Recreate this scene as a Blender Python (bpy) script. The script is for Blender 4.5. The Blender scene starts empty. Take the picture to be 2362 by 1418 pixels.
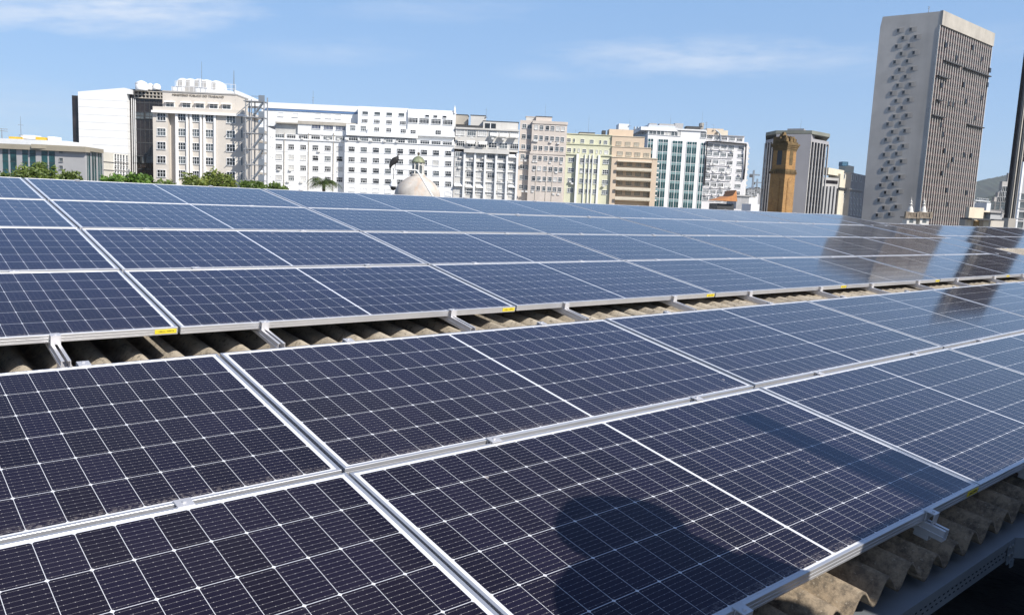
import bpy, bmesh, math, random
from mathutils import Vector, Matrix

R = math.radians
rnd = random.Random(7)
sc = bpy.context.scene
COL = sc.collection

# ------------------------------------------------------------------ camera
CW, CH, FPX = 2362.0, 1418.0, 1865.5          # photograph size and focal length in its pixels
CAM = Vector((-1.1323, -2.0940, 0.8219))
FWD = Vector((0.636346, 0.760191, -0.131048))
RGT = Vector((0.769824, -0.636678, 0.044846))
UPV = Vector((0.049344, 0.129421, 0.990361))
cam_d = bpy.data.cameras.new('camera')
cam_o = bpy.data.objects.new('camera', cam_d)
COL.objects.link(cam_o)
cam_d.sensor_width = 36.0
cam_d.lens = FPX / CW * 36.0
cam_d.clip_start = 0.05
cam_d.clip_end = 20000.0
cam_o.matrix_world = Matrix(((RGT.x, UPV.x, -FWD.x, CAM.x), (RGT.y, UPV.y, -FWD.y, CAM.y),
                             (RGT.z, UPV.z, -FWD.z, CAM.z), (0, 0, 0, 1)))
sc.camera = cam_o
sc.render.resolution_x, sc.render.resolution_y = 1024, 614

# ------------------------------------------------------------------ light
SUN_EL = R(40.0)
TO_SUN_H = Vector((0.10, -0.995, 0)).normalized()
TO_SUN = (TO_SUN_H * math.cos(SUN_EL) + Vector((0, 0, math.sin(SUN_EL)))).normalized()
sun_d = bpy.data.lights.new('sun', 'SUN')
sun_d.energy = 4.6
sun_d.angle = R(0.53)
sun_d.color = (1.0, 0.955, 0.89)
sun_o = bpy.data.objects.new('sun', sun_d)
COL.objects.link(sun_o)
sun_o.rotation_euler = (-TO_SUN).to_track_quat('-Z', 'Y').to_euler()
sun_o.location = (0, -20, 40)

sc.view_settings.view_transform = 'Standard'
sc.view_settings.look = 'None'
sc.view_settings.exposure = 0.55
sc.view_settings.gamma = 1.0

world = bpy.data.worlds.new('World')
sc.world = world
world.use_nodes = True
wn, wl = world.node_tree.nodes, world.node_tree.links
wn.clear()
w_out = wn.new('ShaderNodeOutputWorld')
w_bg = wn.new('ShaderNodeBackground')
w_bg.inputs['Strength'].default_value = 0.104
sky = wn.new('ShaderNodeTexSky')
sky.sky_type = 'NISHITA'
sky.sun_disc = False
sky.sun_elevation = SUN_EL
sky.sun_rotation = math.atan2(TO_SUN.x, TO_SUN.y)
sky.altitude = 20.0
sky.air_density = 0.7
sky.dust_density = 0.5
sky.ozone_density = 4.0
wl.new(w_bg.outputs[0], w_out.inputs[0])


def ray(x, y):
    return FWD + RGT * ((x - CW / 2) / FPX) - UPV * ((y - CH / 2) / FPX)


class NT:
    """small helper to write shader maths in a line"""
    def __init__(s, nt):
        s.n, s.l = nt.nodes, nt.links

    def put(s, sock, v):
        if isinstance(v, bpy.types.NodeSocket):
            s.l.new(v, sock)
        else:
            sock.default_value = v

    def m(s, op, a, b=None, c=None, clamp=False):
        nd = s.n.new('ShaderNodeMath')
        nd.operation = op
        nd.use_clamp = clamp
        s.put(nd.inputs[0], a)
        if b is not None:
            s.put(nd.inputs[1], b)
        if c is not None:
            s.put(nd.inputs[2], c)
        return nd.outputs[0]

    def mix(s, f, a, b, mode='MIX'):
        nd = s.n.new('ShaderNodeMix')
        nd.data_type = 'RGBA'
        nd.blend_type = mode
        s.put(nd.inputs[0], f)
        s.put(nd.inputs[6], a if isinstance(a, bpy.types.NodeSocket) else (*a, 1))
        s.put(nd.inputs[7], b if isinstance(b, bpy.types.NodeSocket) else (*b, 1))
        return nd.outputs[2]

    def noise(s, vec, scale, detail=3, rough=0.55):
        nd = s.n.new('ShaderNodeTexNoise')
        nd.inputs['Scale'].default_value = scale
        nd.inputs['Detail'].default_value = detail
        nd.inputs['Roughness'].default_value = rough
        s.l.new(vec, nd.inputs['Vector'])
        return nd.outputs[0]

    def ramp(s, v, lo, hi):
        nd = s.n.new('ShaderNodeMapRange')
        nd.inputs[1].default_value, nd.inputs[2].default_value = lo, hi
        s.l.new(v, nd.inputs[0])
        return nd.outputs[0]

    def mapping(s, vec, scale, loc=(0, 0, 0)):
        nd = s.n.new('ShaderNodeMapping')
        nd.inputs['Scale'].default_value = scale
        nd.inputs['Location'].default_value = loc
        s.l.new(vec, nd.inputs['Vector'])
        return nd.outputs[0]

    def obj(s):
        return s.n.new('ShaderNodeTexCoord').outputs['Object']

    def xyz(s, v):
        nd = s.n.new('ShaderNodeSeparateXYZ')
        s.l.new(v, nd.inputs[0])
        return nd.outputs


# thin high cloud, as part of the sky itself (directions on the dome)
def sky_clouds():
    t = NT(world.node_tree)
    vec = wn.new('ShaderNodeTexCoord').outputs['Generated']
    total = None
    #        centre px      half w  half h  tilt  strength
    for (cx, cy, hw, hh, tilt, k, sd) in ((1600, 132, 310, 44, .02, .85, 0), (230, 22, 330, 52, .12, 1.25, 3),
                                          (760, 118, 190, 30, .08, .35, 5), (1270, 168, 120, 22, 0, .3, 8),
                                          (60, 260, 260, 70, .03, .35, 11), (1000, 20, 240, 30, .05, .3, 15),
                                          (2150, 120, 300, 40, .1, .22, 19)):
        d = ray(cx, cy).normalized()
        r = d.cross(Vector((0, 0, 1))).normalized()
        u = r.cross(d).normalized()
        r, u = (r * math.cos(tilt) + u * math.sin(tilt)), (u * math.cos(tilt) - r * math.sin(tilt))

        def dot(a):
            nd = wn.new('ShaderNodeVectorMath')
            nd.operation = 'DOT_PRODUCT'
            wl.new(vec, nd.inputs[0])
            nd.inputs[1].default_value = a
            return nd.outputs['Value']
        a, b, c = dot(r), dot(u), dot(d)
        ea = t.m('DIVIDE', a, hw / FPX)
        eb = t.m('DIVIDE', b, hh / FPX)
        rad = t.m('ADD', t.m('MULTIPLY', ea, ea), t.m('MULTIPLY', eb, eb))
        cb = wn.new('ShaderNodeCombineXYZ')
        t.put(cb.inputs[0], a)
        t.put(cb.inputs[1], b)
        cb.inputs[2].default_value = sd
        n1 = t.noise(t.mapping(cb.outputs[0], (9, 46, 1)), 1.0, 6, .6)
        n2 = t.noise(t.mapping(cb.outputs[0], (30, 150, 1), (3, 1, 0)), 1.0, 4, .6)
        nn = t.m('ADD', t.m('MULTIPLY', n1, .75), t.m('MULTIPLY', n2, .25))
        fall = t.m('SUBTRACT', 1.0, t.m('MULTIPLY', rad, .55), clamp=True)
        fall = t.m('MULTIPLY', fall, t.m('GREATER_THAN', c, 0.0))
        mk = t.m('MULTIPLY', t.ramp(t.m('ADD', nn, t.m('MULTIPLY', fall, .25)), .56, .84), fall)
        mk = t.m('MULTIPLY', mk, k)
        total = mk if total is None else t.m('ADD', total, mk)
    el = t.xyz(vec)[2]
    mr = wn.new('ShaderNodeMapRange')
    for i_, v_ in enumerate((.33, .54, .66, .02)):
        mr.inputs[1 + i_].default_value = v_
    wl.new(el, mr.inputs[0])
    veil = t.mix(t.ramp(el, .02, .24), (2.75, 4.2, 6.1), (2.15, 3.75, 6.2))
    veil = t.mix(t.ramp(el, .25, .44), veil, (1.15, 2.55, 6.3))
    base = t.mix(mr.outputs[0], sky.outputs[0], veil)     # thin even veil of bright haze over the clear-sky model
    hi = t.mix(t.m('MULTIPLY', total, .55, clamp=True), base, (6.2, 6.5, 7.0))
    wl.new(hi, w_bg.inputs['Color'])


sky_clouds()


# ------------------------------------------------------------------ materials
MATS = {}


def mat(key, col, rough=.6, metal=0., var=.10, scale=1.2, streak=0., col2=None, spec=.5, bump=0.):
    """plain painted / plastered / metal surface with soft colour wear"""
    if key in MATS:
        return MATS[key]
    m = bpy.data.materials.new(key)
    m.use_nodes = True
    t = NT(m.node_tree)
    b = t.n['Principled BSDF']
    o = t.obj()
    n = t.ramp(t.noise(o, scale, 5, .6), .3, .7)
    dark = tuple(c * (1 - 2 * var) for c in col)
    light = tuple(min(1, c * (1 + var)) for c in col)
    c = t.mix(n, dark, light)
    if streak:
        s = t.ramp(t.noise(t.mapping(o, (scale * 1.6, scale * 1.6, scale * .09)), 1.0, 5, .65), .5, .78)
        c = t.mix(t.m('MULTIPLY', s, streak), c, col2 or tuple(x * .42 for x in col))
    t.l.new(c, b.inputs['Base Color'])
    b.inputs['Roughness'].default_value = rough
    b.inputs['Metallic'].default_value = metal
    b.inputs['Specular IOR Level'].default_value = spec
    if bump:
        bn = t.n.new('ShaderNodeBump')
        bn.inputs['Strength'].default_value = bump
        bn.inputs['Distance'].default_value = .02
        t.l.new(t.noise(o, scale * 12, 4), bn.inputs['Height'])
        t.l.new(bn.outputs[0], b.inputs['Normal'])
    MATS[key] = m
    return m


def cell_glass(key, L, W, blue=0.):
    """glass face of a half-cut-cell module: cells, backsheet gaps, busbars and dust"""
    m = bpy.data.materials.new(key)
    m.use_nodes = True
    t = NT(m.node_tree)
    b = t.n['Principled BSDF']
    o = t.obj()
    X, Y, _ = t.xyz(o)
    mx, my, gm = .0225, .0185, .0115
    lh = (L - 2 * mx - gm) / 2
    cw, ch = lh / 12, (W - 2 * my) / 6
    xm = t.m('SUBTRACT', t.m('ABSOLUTE', t.m('SUBTRACT', X, L / 2)), gm / 2)
    ym = t.m('SUBTRACT', Y, my)
    fx = t.m('FRACT', t.m('DIVIDE', xm, cw))
    fy = t.m('FRACT', t.m('DIVIDE', ym, ch))
    dx = t.m('MULTIPLY', t.m('MINIMUM', fx, t.m('SUBTRACT', 1, fx)), cw)
    dy = t.m('MULTIPLY', t.m('MINIMUM', fy, t.m('SUBTRACT', 1, fy)), ch)
    line = t.m('LESS_THAN', dx, .00065)
    line = t.m('MAXIMUM', line, t.m('LESS_THAN', dy, .0009))
    line = t.m('MAXIMUM', line, t.m('LESS_THAN', t.m('ADD', dx, dy), .0064))
    for q in (t.m('LESS_THAN', xm, 0), t.m('GREATER_THAN', xm, lh), t.m('LESS_THAN', ym, 0),
              t.m('GREATER_THAN', ym, W - 2 * my)):
        line = t.m('MAXIMUM', line, q)
    fb = t.m('FRACT', t.m('MULTIPLY', fy, 9))
    db = t.m('MULTIPLY', t.m('ABSOLUTE', t.m('SUBTRACT', fb, .5)), ch / 9)
    bus = t.m('LESS_THAN', db, .00028)
    pad = t.m('LESS_THAN', t.m('ABSOLUTE', t.m('SUBTRACT', t.m('FRACT', t.m('MULTIPLY', fx, 4)), .5)), .05)
    pad = t.m('MULTIPLY', pad, t.m('LESS_THAN', db, .0008))
    # cell-to-cell tint
    info = t.n.new('ShaderNodeObjectInfo').outputs['Random']
    ix = t.m('FLOOR', t.m('DIVIDE', xm, cw))
    iy = t.m('FLOOR', t.m('DIVIDE', ym, ch))
    cb = t.n.new('ShaderNodeCombineXYZ')
    t.put(cb.inputs[0], ix)
    t.put(cb.inputs[1], iy)
    t.put(cb.inputs[2], t.m('MULTIPLY', info, 91.0))
    wnz = t.n.new('ShaderNodeTexWhiteNoise')
    t.l.new(cb.outputs[0], wnz.inputs['Vector'])
    cellc = t.mix(wnz.outputs[0], (.0070, .0055, .0112), (.0100, .0080, .0190))
    busc = t.mix(pad, (.25, .24, .24), (.42, .40, .38))
    c = t.mix(t.m('MAXIMUM', bus, pad), cellc, busc)
    c = t.mix(line, c, (.66, .67, .69))
    # dust: patchy film, thinner towards the right-hand frame, grit caught at the low edge, bird specks
    ov = t.n.new('ShaderNodeVectorMath')
    ov.operation = 'ADD'
    t.l.new(o, ov.inputs[0])
    c3 = t.n.new('ShaderNodeCombineXYZ')
    t.put(c3.inputs[0], t.m('MULTIPLY', info, 37.0))
    t.put(c3.inputs[1], t.m('MULTIPLY', info, 11.0))
    t.l.new(c3.outputs[0], ov.inputs[1])
    vv = ov.outputs[0]
    d1 = t.ramp(t.noise(vv, 1.6, 4, .6), .25, .8)
    d2 = t.ramp(t.noise(t.mapping(vv, (22, 7, 1)), 1.0, 5, .7), .2, .8)
    edge = t.ramp(t.m('SUBTRACT', L - .012, X), .015, .075)
    film = t.m('MULTIPLY', t.m('ADD', t.m('MULTIPLY', d1, .75), t.m('MULTIPLY', d2, .25)), t.m('ADD', .25, t.m('MULTIPLY', edge, .75)))
    film = t.m('MULTIPLY', film, t.m('ADD', .012, t.m('MULTIPLY', info, .016)))
    grit = t.m('MULTIPLY', t.ramp(Y, .055, .012), t.ramp(t.noise(vv, 90, 3, .7), .46, .62))
    film = t.m('ADD', film, t.m('MULTIPLY', grit, .34))
    vor = t.n.new('ShaderNodeTexVoronoi')
    vor.inputs['Scale'].default_value = 11.0
    t.l.new(vv, vor.inputs['Vector'])
    sel = t.m('GREATER_THAN', t.xyz(vor.outputs['Color'])[0], .80)
    speck = t.m('MULTIPLY', t.m('LESS_THAN', vor.outputs['Distance'], t.m('MULTIPLY', t.xyz(vor.outputs['Color'])[1], .105)), sel)
    film = t.m('ADD', film, t.m('MULTIPLY', speck, .45), clamp=True)
    c = t.mix(film, c, (.52, .46, .42))
    t.l.new(c, b.inputs['Base Color'])
    r1 = t.m('ADD', .055, t.m('MULTIPLY', d1, .045))
    t.l.new(r1, b.inputs['Roughness'])
    b.inputs['IOR'].default_value = 1.40
    b.inputs['Specular Tint'].default_value = (.75, .62, .95, 1)
    return m


def leaf_mat(key, a, c):
    m = bpy.data.materials.new(key)
    m.use_nodes = True
    t = NT(m.node_tree)
    b = t.n['Principled BSDF']
    g = t.n.new('ShaderNodeNewGeometry').outputs['Random Per Island']
    col = t.mix(g, a, c)
    col = t.mix(t.ramp(t.noise(t.obj(), .7, 3), .35, .7), col, tuple(x * .6 for x in a))
    t.l.new(col, b.inputs['Base Color'])
    b.inputs['Roughness'].default_value = .55
    tr = t.n.new('ShaderNodeBsdfTranslucent')
    t.l.new(col, tr.inputs['Color'])
    mx = t.n.new('ShaderNodeMixShader')
    mx.inputs[0].default_value = .3
    t.l.new(b.outputs[0], mx.inputs[1])
    t.l.new(tr.outputs[0], mx.inputs[2])
    t.l.new(mx.outputs[0], t.n['Material Output'].inputs['Surface'])
    return m


def brick_mat():
    m = bpy.data.materials.new('old_yellow_brick')
    m.use_nodes = True
    t = NT(m.node_tree)
    b = t.n['Principled BSDF']
    o = t.obj()
    X, Y, Z = t.xyz(o)
    cb = t.n.new('ShaderNodeCombineXYZ')
    t.put(cb.inputs[0], t.m('ADD', X, t.m('MULTIPLY', Y, .83)))
    t.put(cb.inputs[1], Z)
    br = t.n.new('ShaderNodeTexBrick')
    br.inputs['Scale'].default_value = 1.0
    br.inputs['Brick Width'].default_value = .26
    br.inputs['Row Height'].default_value = .13
    br.inputs['Mortar Size'].default_value = .02
    br.inputs['Color1'].default_value = (.40, .205, .058, 1)
    br.inputs['Color2'].default_value = (.27, .125, .034, 1)
    br.inputs['Mortar'].default_value = (.26, .18, .09, 1)
    t.l.new(cb.outputs[0], br.inputs['Vector'])
    soot = t.ramp(t.noise(o, .9, 5, .65), .48, .75)
    c = t.mix(t.m('MULTIPLY', soot, .55), br.outputs[0], (.09, .055, .03))
    t.l.new(c, b.inputs['Base Color'])
    b.inputs['Roughness'].default_value = .9
    return m


def roof_mat(key, a, c, dark):
    """weathered fibre-cement sheet with lichen"""
    m = bpy.data.materials.new(key)
    m.use_nodes = True
    t = NT(m.node_tree)
    b = t.n['Principled BSDF']
    o = t.obj()
    n1 = t.ramp(t.noise(o, 5, 5, .65), .35, .68)
    n2 = t.ramp(t.noise(o, 38, 6, .75), .53, .64)
    n3 = t.ramp(t.noise(t.mapping(o, (14, 3, 14)), 1.0, 5, .7), .45, .68)
    col = t.mix(n1, a, c)
    col = t.mix(t.m('MULTIPLY', n2, .75), col, dark)
    col = t.mix(t.m('MULTIPLY', n3, .55), col, tuple(x * 1.8 for x in dark))
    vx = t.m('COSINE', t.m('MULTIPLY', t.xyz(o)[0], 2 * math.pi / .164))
    grime_shade = t.m('MULTIPLY', t.ramp(vx, .1, -.9), t.ramp(t.noise(o, 9, 5, .7), .25, .55))
    col = t.mix(t.m('MULTIPLY', grime_shade, .72), col, tuple(x * .8 for x in dark))   # valley silt and lichen, darkened to paint in the hollows' shade
    low = t.ramp(t.xyz(o)[1], -.55, -.80)           # the drip edge by the eave is brown with algae
    algae = t.mix(t.ramp(t.noise(o, 20, 8, .78), .43, .60), (.23, .175, .115), (.058, .043, .029))
    algae = t.mix(t.ramp(t.noise(o, 75, 4, .7), .60, .70), algae, (.30, .26, .20))
    col = t.mix(t.m('MULTIPLY', low, .88), col, algae)
    t.l.new(col, b.inputs['Base Color'])
    b.inputs['Roughness'].default_value = .95
    bn = t.n.new('ShaderNodeBump')
    bn.inputs['Strength'].default_value = .6
    bn.inputs['Distance'].default_value = .004
    t.l.new(t.noise(o, 70, 5, .7), bn.inputs['Height'])
    t.l.new(bn.outputs[0], b.inputs['Normal'])
    return m


M_alu = mat('anodised_aluminium', (.67, .67, .68), .40, .72, .06, 2.2)
M_clamp = mat('clamp_aluminium', (.66, .65, .66), .45, .5, .08, 9)
M_steel = mat('bolt_steel', (.45, .44, .43), .4, .8)
M_sticker = mat('yellow_label', (.70, .56, .03), .5, 0, .04, 9)
M_ink = mat('label_ink', (.09, .075, .02), .6)
M_white = mat('white_paint', (.74, .74, .73), .65, 0, .05, .35, .30, (.50, .48, .45))
M_whitew = mat('white_frame', (.78, .78, .77), .6, 0, .03)
M_glassD = mat('dark_window_glass', (.022, .025, .028), .12, 0, .3, .6)
M_glassM = mat('grey_window_glass', (.10, .115, .12), .18, 0, .3, .6)
M_glassB = mat('window_with_blind', (.50, .49, .46), .5, 0, .12, .8)
M_glassN = mat('navy_window_glass', (.035, .05, .10), .12, 0, .3, .5)
M_glassT = mat('teal_window_glass', (.02, .075, .08), .10, 0, .35, .35)
M_ac = mat('air_conditioner_case', (.62, .61, .58), .6, 0, .08)
M_conc = mat('grey_concrete', (.41, .395, .375), .9, 0, .09, .09, .22)
M_concB = mat('beige_concrete', (.40, .365, .31), .9, 0, .1, .12, .4, (.16, .14, .11))
M_dark = mat('dark_metal', (.05, .05, .05), .6)
M_black = mat('black_plastic', (.012, .012, .013), .45)


# ------------------------------------------------------------------ mesh builder and tagging
class MB:
    def __init__(s):
        s.v, s.f = [], []

    def add(s, vs, fs):
        k = len(s.v)
        s.v += [tuple(v) for v in vs]
        s.f += [tuple(i + k for i in f) for f in fs]

    def box(s, x0, x1, y0, y1, z0, z1):
        s.add([(x0, y0, z0), (x1, y0, z0), (x1, y1, z0), (x0, y1, z0), (x0, y0, z1), (x1, y0, z1), (x1, y1, z1), (x0, y1, z1)],
              [(0, 3, 2, 1), (4, 5, 6, 7), (0, 1, 5, 4), (1, 2, 6, 5), (2, 3, 7, 6), (3, 0, 4, 7)])
        return s

    def prism(s, poly, a0, a1, axis='z'):
        """poly: 2D outline, extruded between a0 and a1 along axis"""
        n = len(poly)

        def P(p, a):
            return (p[0], p[1], a) if axis == 'z' else ((p[0], a, p[1]) if axis == 'y' else (a, p[0], p[1]))
        s.add([P(p, a0) for p in poly] + [P(p, a1) for p in poly],
              [tuple(range(n))[::-1], tuple(range(n, 2 * n))] + [(i, (i + 1) % n, (i + 1) % n + n, i + n) for i in range(n)])
        return s

    def lathe(s, prof, cx=0, cy=0, n=20):
        """prof: list of (radius, z)"""
        k = len(s.v)
        for r, z in prof:
            for i in range(n):
                a = 2 * math.pi * i / n
                s.v.append((cx + r * math.cos(a), cy + r * math.sin(a), z))
        for j in range(len(prof) - 1):
            for i in range(n):
                s.f.append((k + j * n + i, k + j * n + (i + 1) % n, k + (j + 1) * n + (i + 1) % n, k + (j + 1) * n + i))
        s.f.append(tuple(k + i for i in range(n))[::-1])
        s.f.append(tuple(k + (len(prof) - 1) * n + i for i in range(n)))
        return s

    def tube(s, pts, r, n=8, r2=None):
        pts = [Vector(p) for p in pts]
        k = len(s.v)
        for j, p in enumerate(pts):
            d = (pts[min(j + 1, len(pts) - 1)] - pts[max(j - 1, 0)]).normalized()
            a = d.cross(Vector((0, 0, 1)) if abs(d.z) < .9 else Vector((1, 0, 0))).normalized()
            b = d.cross(a)
            rr = r if r2 is None else r + (r2 - r) * j / (len(pts) - 1)
            for i in range(n):
                t = 2 * math.pi * i / n
                q = p + a * (rr * math.cos(t)) + b * (rr * math.sin(t))
                s.v.append(tuple(q))
        for j in range(len(pts) - 1):
            for i in range(n):
                s.f.append((k + j * n + i, k + (j + 1) * n + i, k + (j + 1) * n + (i + 1) % n, k + j * n + (i + 1) % n))
        s.f.append(tuple(k + i for i in range(n)))
        s.f.append(tuple(k + (len(pts) - 1) * n + i for i in range(n))[::-1])
        return s

    def mesh(s, name, mats, smooth=False):
        me = bpy.data.meshes.new(name)
        me.from_pydata(s.v, [], s.f)
        for m in (mats if isinstance(mats, (list, tuple)) else [mats]):
            me.materials.append(m)
        bm = bmesh.new()
        bm.from_mesh(me)
        bmesh.ops.recalc_face_normals(bm, faces=bm.faces)
        bm.to_mesh(me)
        bm.free()
        if smooth:
            for p in me.polygons:
                p.use_smooth = True
        return me

    def build(s, name, mats, parent=None, smooth=False):
        return link(name, s.mesh(name, mats, smooth), parent)


def link(name, data, parent=None):
    o = bpy.data.objects.new(name, data)
    COL.objects.link(o)
    if parent is not None:
        o.parent = parent
    return o


def tag(o, label=None, cat=None, group=None, kind=None):
    if label:
        o['label'] = label
    if cat:
        o['category'] = cat
    if group:
        o['group'] = group
    if kind:
        o['kind'] = kind
    return o


def thing(name, label, cat, loc=(0, 0, 0), rz=0., group=None, mw=None):
    o = bpy.data.objects.new(name, None)
    COL.objects.link(o)
    if mw is not None:
        o.matrix_world = mw
    else:
        o.location = loc
        o.rotation_euler = (0, 0, rz)
    o.empty_display_size = .2
    return tag(o, label, cat, group)


def copy_tree(o, parent=None):
    c = o.copy()
    COL.objects.link(c)
    c.parent = parent
    for ch in list(o.children):
        copy_tree(ch, c)
    return c


def text_mesh(name, s, size, m, depth=.01):
    cu = bpy.data.curves.new(name, 'FONT')
    cu.body = s
    cu.size = size
    cu.extrude = depth
    cu.align_x, cu.align_y = 'CENTER', 'CENTER'
    tmp = bpy.data.objects.new(name + '_tmp', cu)
    COL.objects.link(tmp)
    bpy.context.view_layer.update()
    me = bpy.data.meshes.new_from_object(tmp.evaluated_get(bpy.context.evaluated_depsgraph_get()))
    bpy.data.objects.remove(tmp)
    bpy.data.curves.remove(cu)
    me.name = name
    me.materials.clear()
    me.materials.append(m)
    return me


ORD = ['leftmost', 'second', 'third', 'fourth', 'fifth', 'sixth', 'seventh', 'eighth', 'ninth', 'tenth', 'eleventh',
       'twelfth', 'thirteenth', 'fourteenth', 'fifteenth', 'sixteenth', 'seventeenth', 'eighteenth', 'nineteenth', 'twentieth']


ORD2 = ['outermost', 'middle one', 'inner one']


def nth(i):
    return 'leftmost' if i == 0 else ORD[i] + ' from the left'


GROUND = -22.0

# ------------------------------------------------------------------ large structure: ground, hills
M_ground = mat('city_ground', (.16, .155, .15), .95, 0, .15, .02)
tag(MB().box(-1500, 6000, -1500, 5500, GROUND - .5, GROUND).build('ground', M_ground), kind='structure')


def hill(name, x0, x1, pts, Z, m, depth):
    """a ridge whose skyline runs through the given pixels at distance Z"""
    rng = random.Random(name)
    tops = []
    for i in range(len(pts) - 1):
        for k in range(10):
            f = k / 10
            x = pts[i][0] + (pts[i + 1][0] - pts[i][0]) * f
            y = pts[i][1] + (pts[i + 1][1] - pts[i][1]) * f
            tops.append(CAM + ray(x, y) * Z)
    mb = MB()
    n = len(tops)
    dirh = Vector((FWD.x, FWD.y, 0)).normalized()
    rows = []
    NR = 14
    for r in range(NR + 1):
        f = r / NR
        for i, p in enumerate(tops):
            base = Vector((p.x, p.y, 0)) + dirh * (depth * (f - .45) * 2)
            prof = max(0, 1 - abs(f - .45) / .55) ** .9
            j = (p.z - GROUND) * .05 * (rng.random() - .5) if 0 < r < NR else 0
            rows.append((base.x, base.y, GROUND + (p.z - GROUND) * prof + j))
    fs = [(r * n + i, r * n + i + 1, (r + 1) * n + i + 1, (r + 1) * n + i) for r in range(NR) for i in range(n - 1)]
    mb.add(rows, fs)
    return tag(mb.build(name, m, smooth=True), kind='structure')


M_forest = mat('hill_forest', (.035, .05, .03), .95, 0, .35, .012)
hill('hill', 0, 0, [(2120, 520), (2180, 462), (2230, 425), (2260, 414), (2290, 407), (2312, 402), (2330, 400), (2380, 380), (2450, 350), (2560, 345)], 4200, M_forest, 700)
hill('foothill', 0, 0, [(2180, 500), (2242, 463), (2262, 456), (2290, 448), (2310, 444), (2340, 440), (2420, 436)], 2300, M_forest, 260)


# ------------------------------------------------------------------ the warehouse we look over: roof, wall, tray, terrace
YAW = .019
ROOF = Matrix.Translation((0, 0, 0)) @ Matrix.Rotation(YAW, 4, 'Z')


def roof_z(y, x=1.5):                # height of the corrugation crests; the old roof rises a little to the right
    return -.288 + .100 * (y + 1.03) + (.012 + .019 * (max(-2., min(x, 4.5)) - 1.5)) * max(0., min(1., (y + 1.0) / 2.))


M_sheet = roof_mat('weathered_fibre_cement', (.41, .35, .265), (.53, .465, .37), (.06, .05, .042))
wh = thing('warehouse', 'low warehouse with corrugated cement roof carrying the solar panels', 'warehouse', mw=ROOF.copy())
PITCH, AMP, TH = .164, .032, .010
rr = random.Random(3)
x, k = -7.0, 0
RIDGE_Y = 6.6
while x < 27:
    x1 = x + PITCH * 6.5
    mb = MB()
    n = int(6.5 * 12) + 1
    y0 = -1.068 + rr.uniform(-.014, .012)
    ys = [y0, .2, 1.4, 3.0, 4.8, RIDGE_Y]
    lift = .0
    top, bot = [], []
    for y in ys:
        for i in range(n):
            xx = x + (x1 - x + .055) * i / (n - 1)
            z = roof_z(y, xx) - AMP + AMP * math.cos(2 * math.pi * xx / PITCH) + .0085 * i / (n - 1)
            top.append((xx, y, z))
            bot.append((xx, y, z - TH))
    N = len(top)
    fs = []
    for j in range(len(ys) - 1):
        for i in range(n - 1):
            a = j * n + i
            fs.append((a, a + 1, a + n + 1, a + n))
            fs.append((N + a, N + a + n, N + a + n + 1, N + a + 1))
    for i in range(n - 1):
        fs.append((i, N + i, N + i + 1, i + 1))
    for j in range(len(ys) - 1):
        a = j * n
        fs.append((a, a + n, N + a + n, N + a))
        a = j * n + n - 1
        fs.append((a, N + a, N + a + n, a + n))
    mb.add(top + bot, fs)
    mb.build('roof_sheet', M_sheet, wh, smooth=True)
    x = x1
    k += 1
# far slope, gable and wall
mb = MB()
mb.prism([(RIDGE_Y, roof_z(RIDGE_Y) - .02), (14.2, roof_z(RIDGE_Y) - .80), (14.2, roof_z(RIDGE_Y) - .84), (RIDGE_Y, roof_z(RIDGE_Y) - .06)], -7, 27, 'x')
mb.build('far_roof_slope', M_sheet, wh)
M_wall = mat('grey_render', (.25, .235, .22), .92, 0, .12, 2.5, .35, (.07, .065, .06), bump=.3)
mb = MB()
mb.box(-7, 27, -.86, 13.9, GROUND, -.37)
mb.build('wall', M_wall, wh)
mb = MB()
for yy in (-.6, 1.2, 3.2, 5.2):
    mb.box(-6.9, 26.9, yy - .03, yy + .03, -.365, roof_z(yy, -3) - 2 * AMP - .012)
mb.build('purlin', M_dark, wh)

# terrace below the eave, where people stand
M_floor = mat('black_bitumen_floor', (.022, .021, .020), .95, 0, .45, 3.0, bump=1.)
tmb = MB()
tg = random.Random(11)
NX, NY = 150, 34
vs = []
for j in range(NY + 1):
    for i in range(NX + 1):
        vs.append((-6 + 18 * i / NX, -6.5 + 5.66 * j / NY, -.74 + tg.uniform(-.006, .012) - .0 * j))
tmb.add(vs, [(j * (NX + 1) + i, j * (NX + 1) + i + 1, (j + 1) * (NX + 1) + i + 1, (j + 1) * (NX + 1) + i) for j in range(NY) for i in range(NX)])
tmb.build('terrace_floor', M_floor)
tag(bpy.data.objects['terrace_floor'], kind='structure')
tb = MB().box(-6, 12, -6.5, -.87, GROUND, -.78).build('terrace_block', M_wall)
tag(tb, 'grey building block carrying the dark terrace below the eave', 'building')
# unseen wall added behind the photographer to shade the eave
M_cast = mat('caster_render', (.45, .43, .40), .9, 0, .1, 1.5, .3)
pp = MB().box(1.45, 12, -2.95, -2.75, -.74, 1.36).build('parapet_wall', M_cast)
tag(pp, 'unseen plastered wall added on the terrace to shade the eave', 'wall')
pst = MB()  # two unseen posts, added to throw the dark bands across the front panels
pst.box(2.29, 2.44, -5.80, -5.65, -.74, 4.56)
pst.box(2.275, 2.455, -5.815, -5.635, 4.56, 4.60)
tag(pst.build('shading_post', M_cast), 'tall square vent post, unseen, added to cast a dark band', 'shading')
pst = MB()
pst.box(2.50, 2.68, -5.80, -5.65, -.74, 4.06)
pst.box(2.485, 2.695, -5.815, -5.635, 4.06, 4.10)
tag(pst.build('shading_post', M_cast), 'shorter square vent post beside the tall one, unseen, added to cast shade', 'shading')

# perforated cable tray under the eave
M_tray = mat('galvanised_tray', (.24, .265, .29), .5, .35, .08, 4)
M_slot = mat('tray_slot', (.01, .01, .011), .9)


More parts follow.
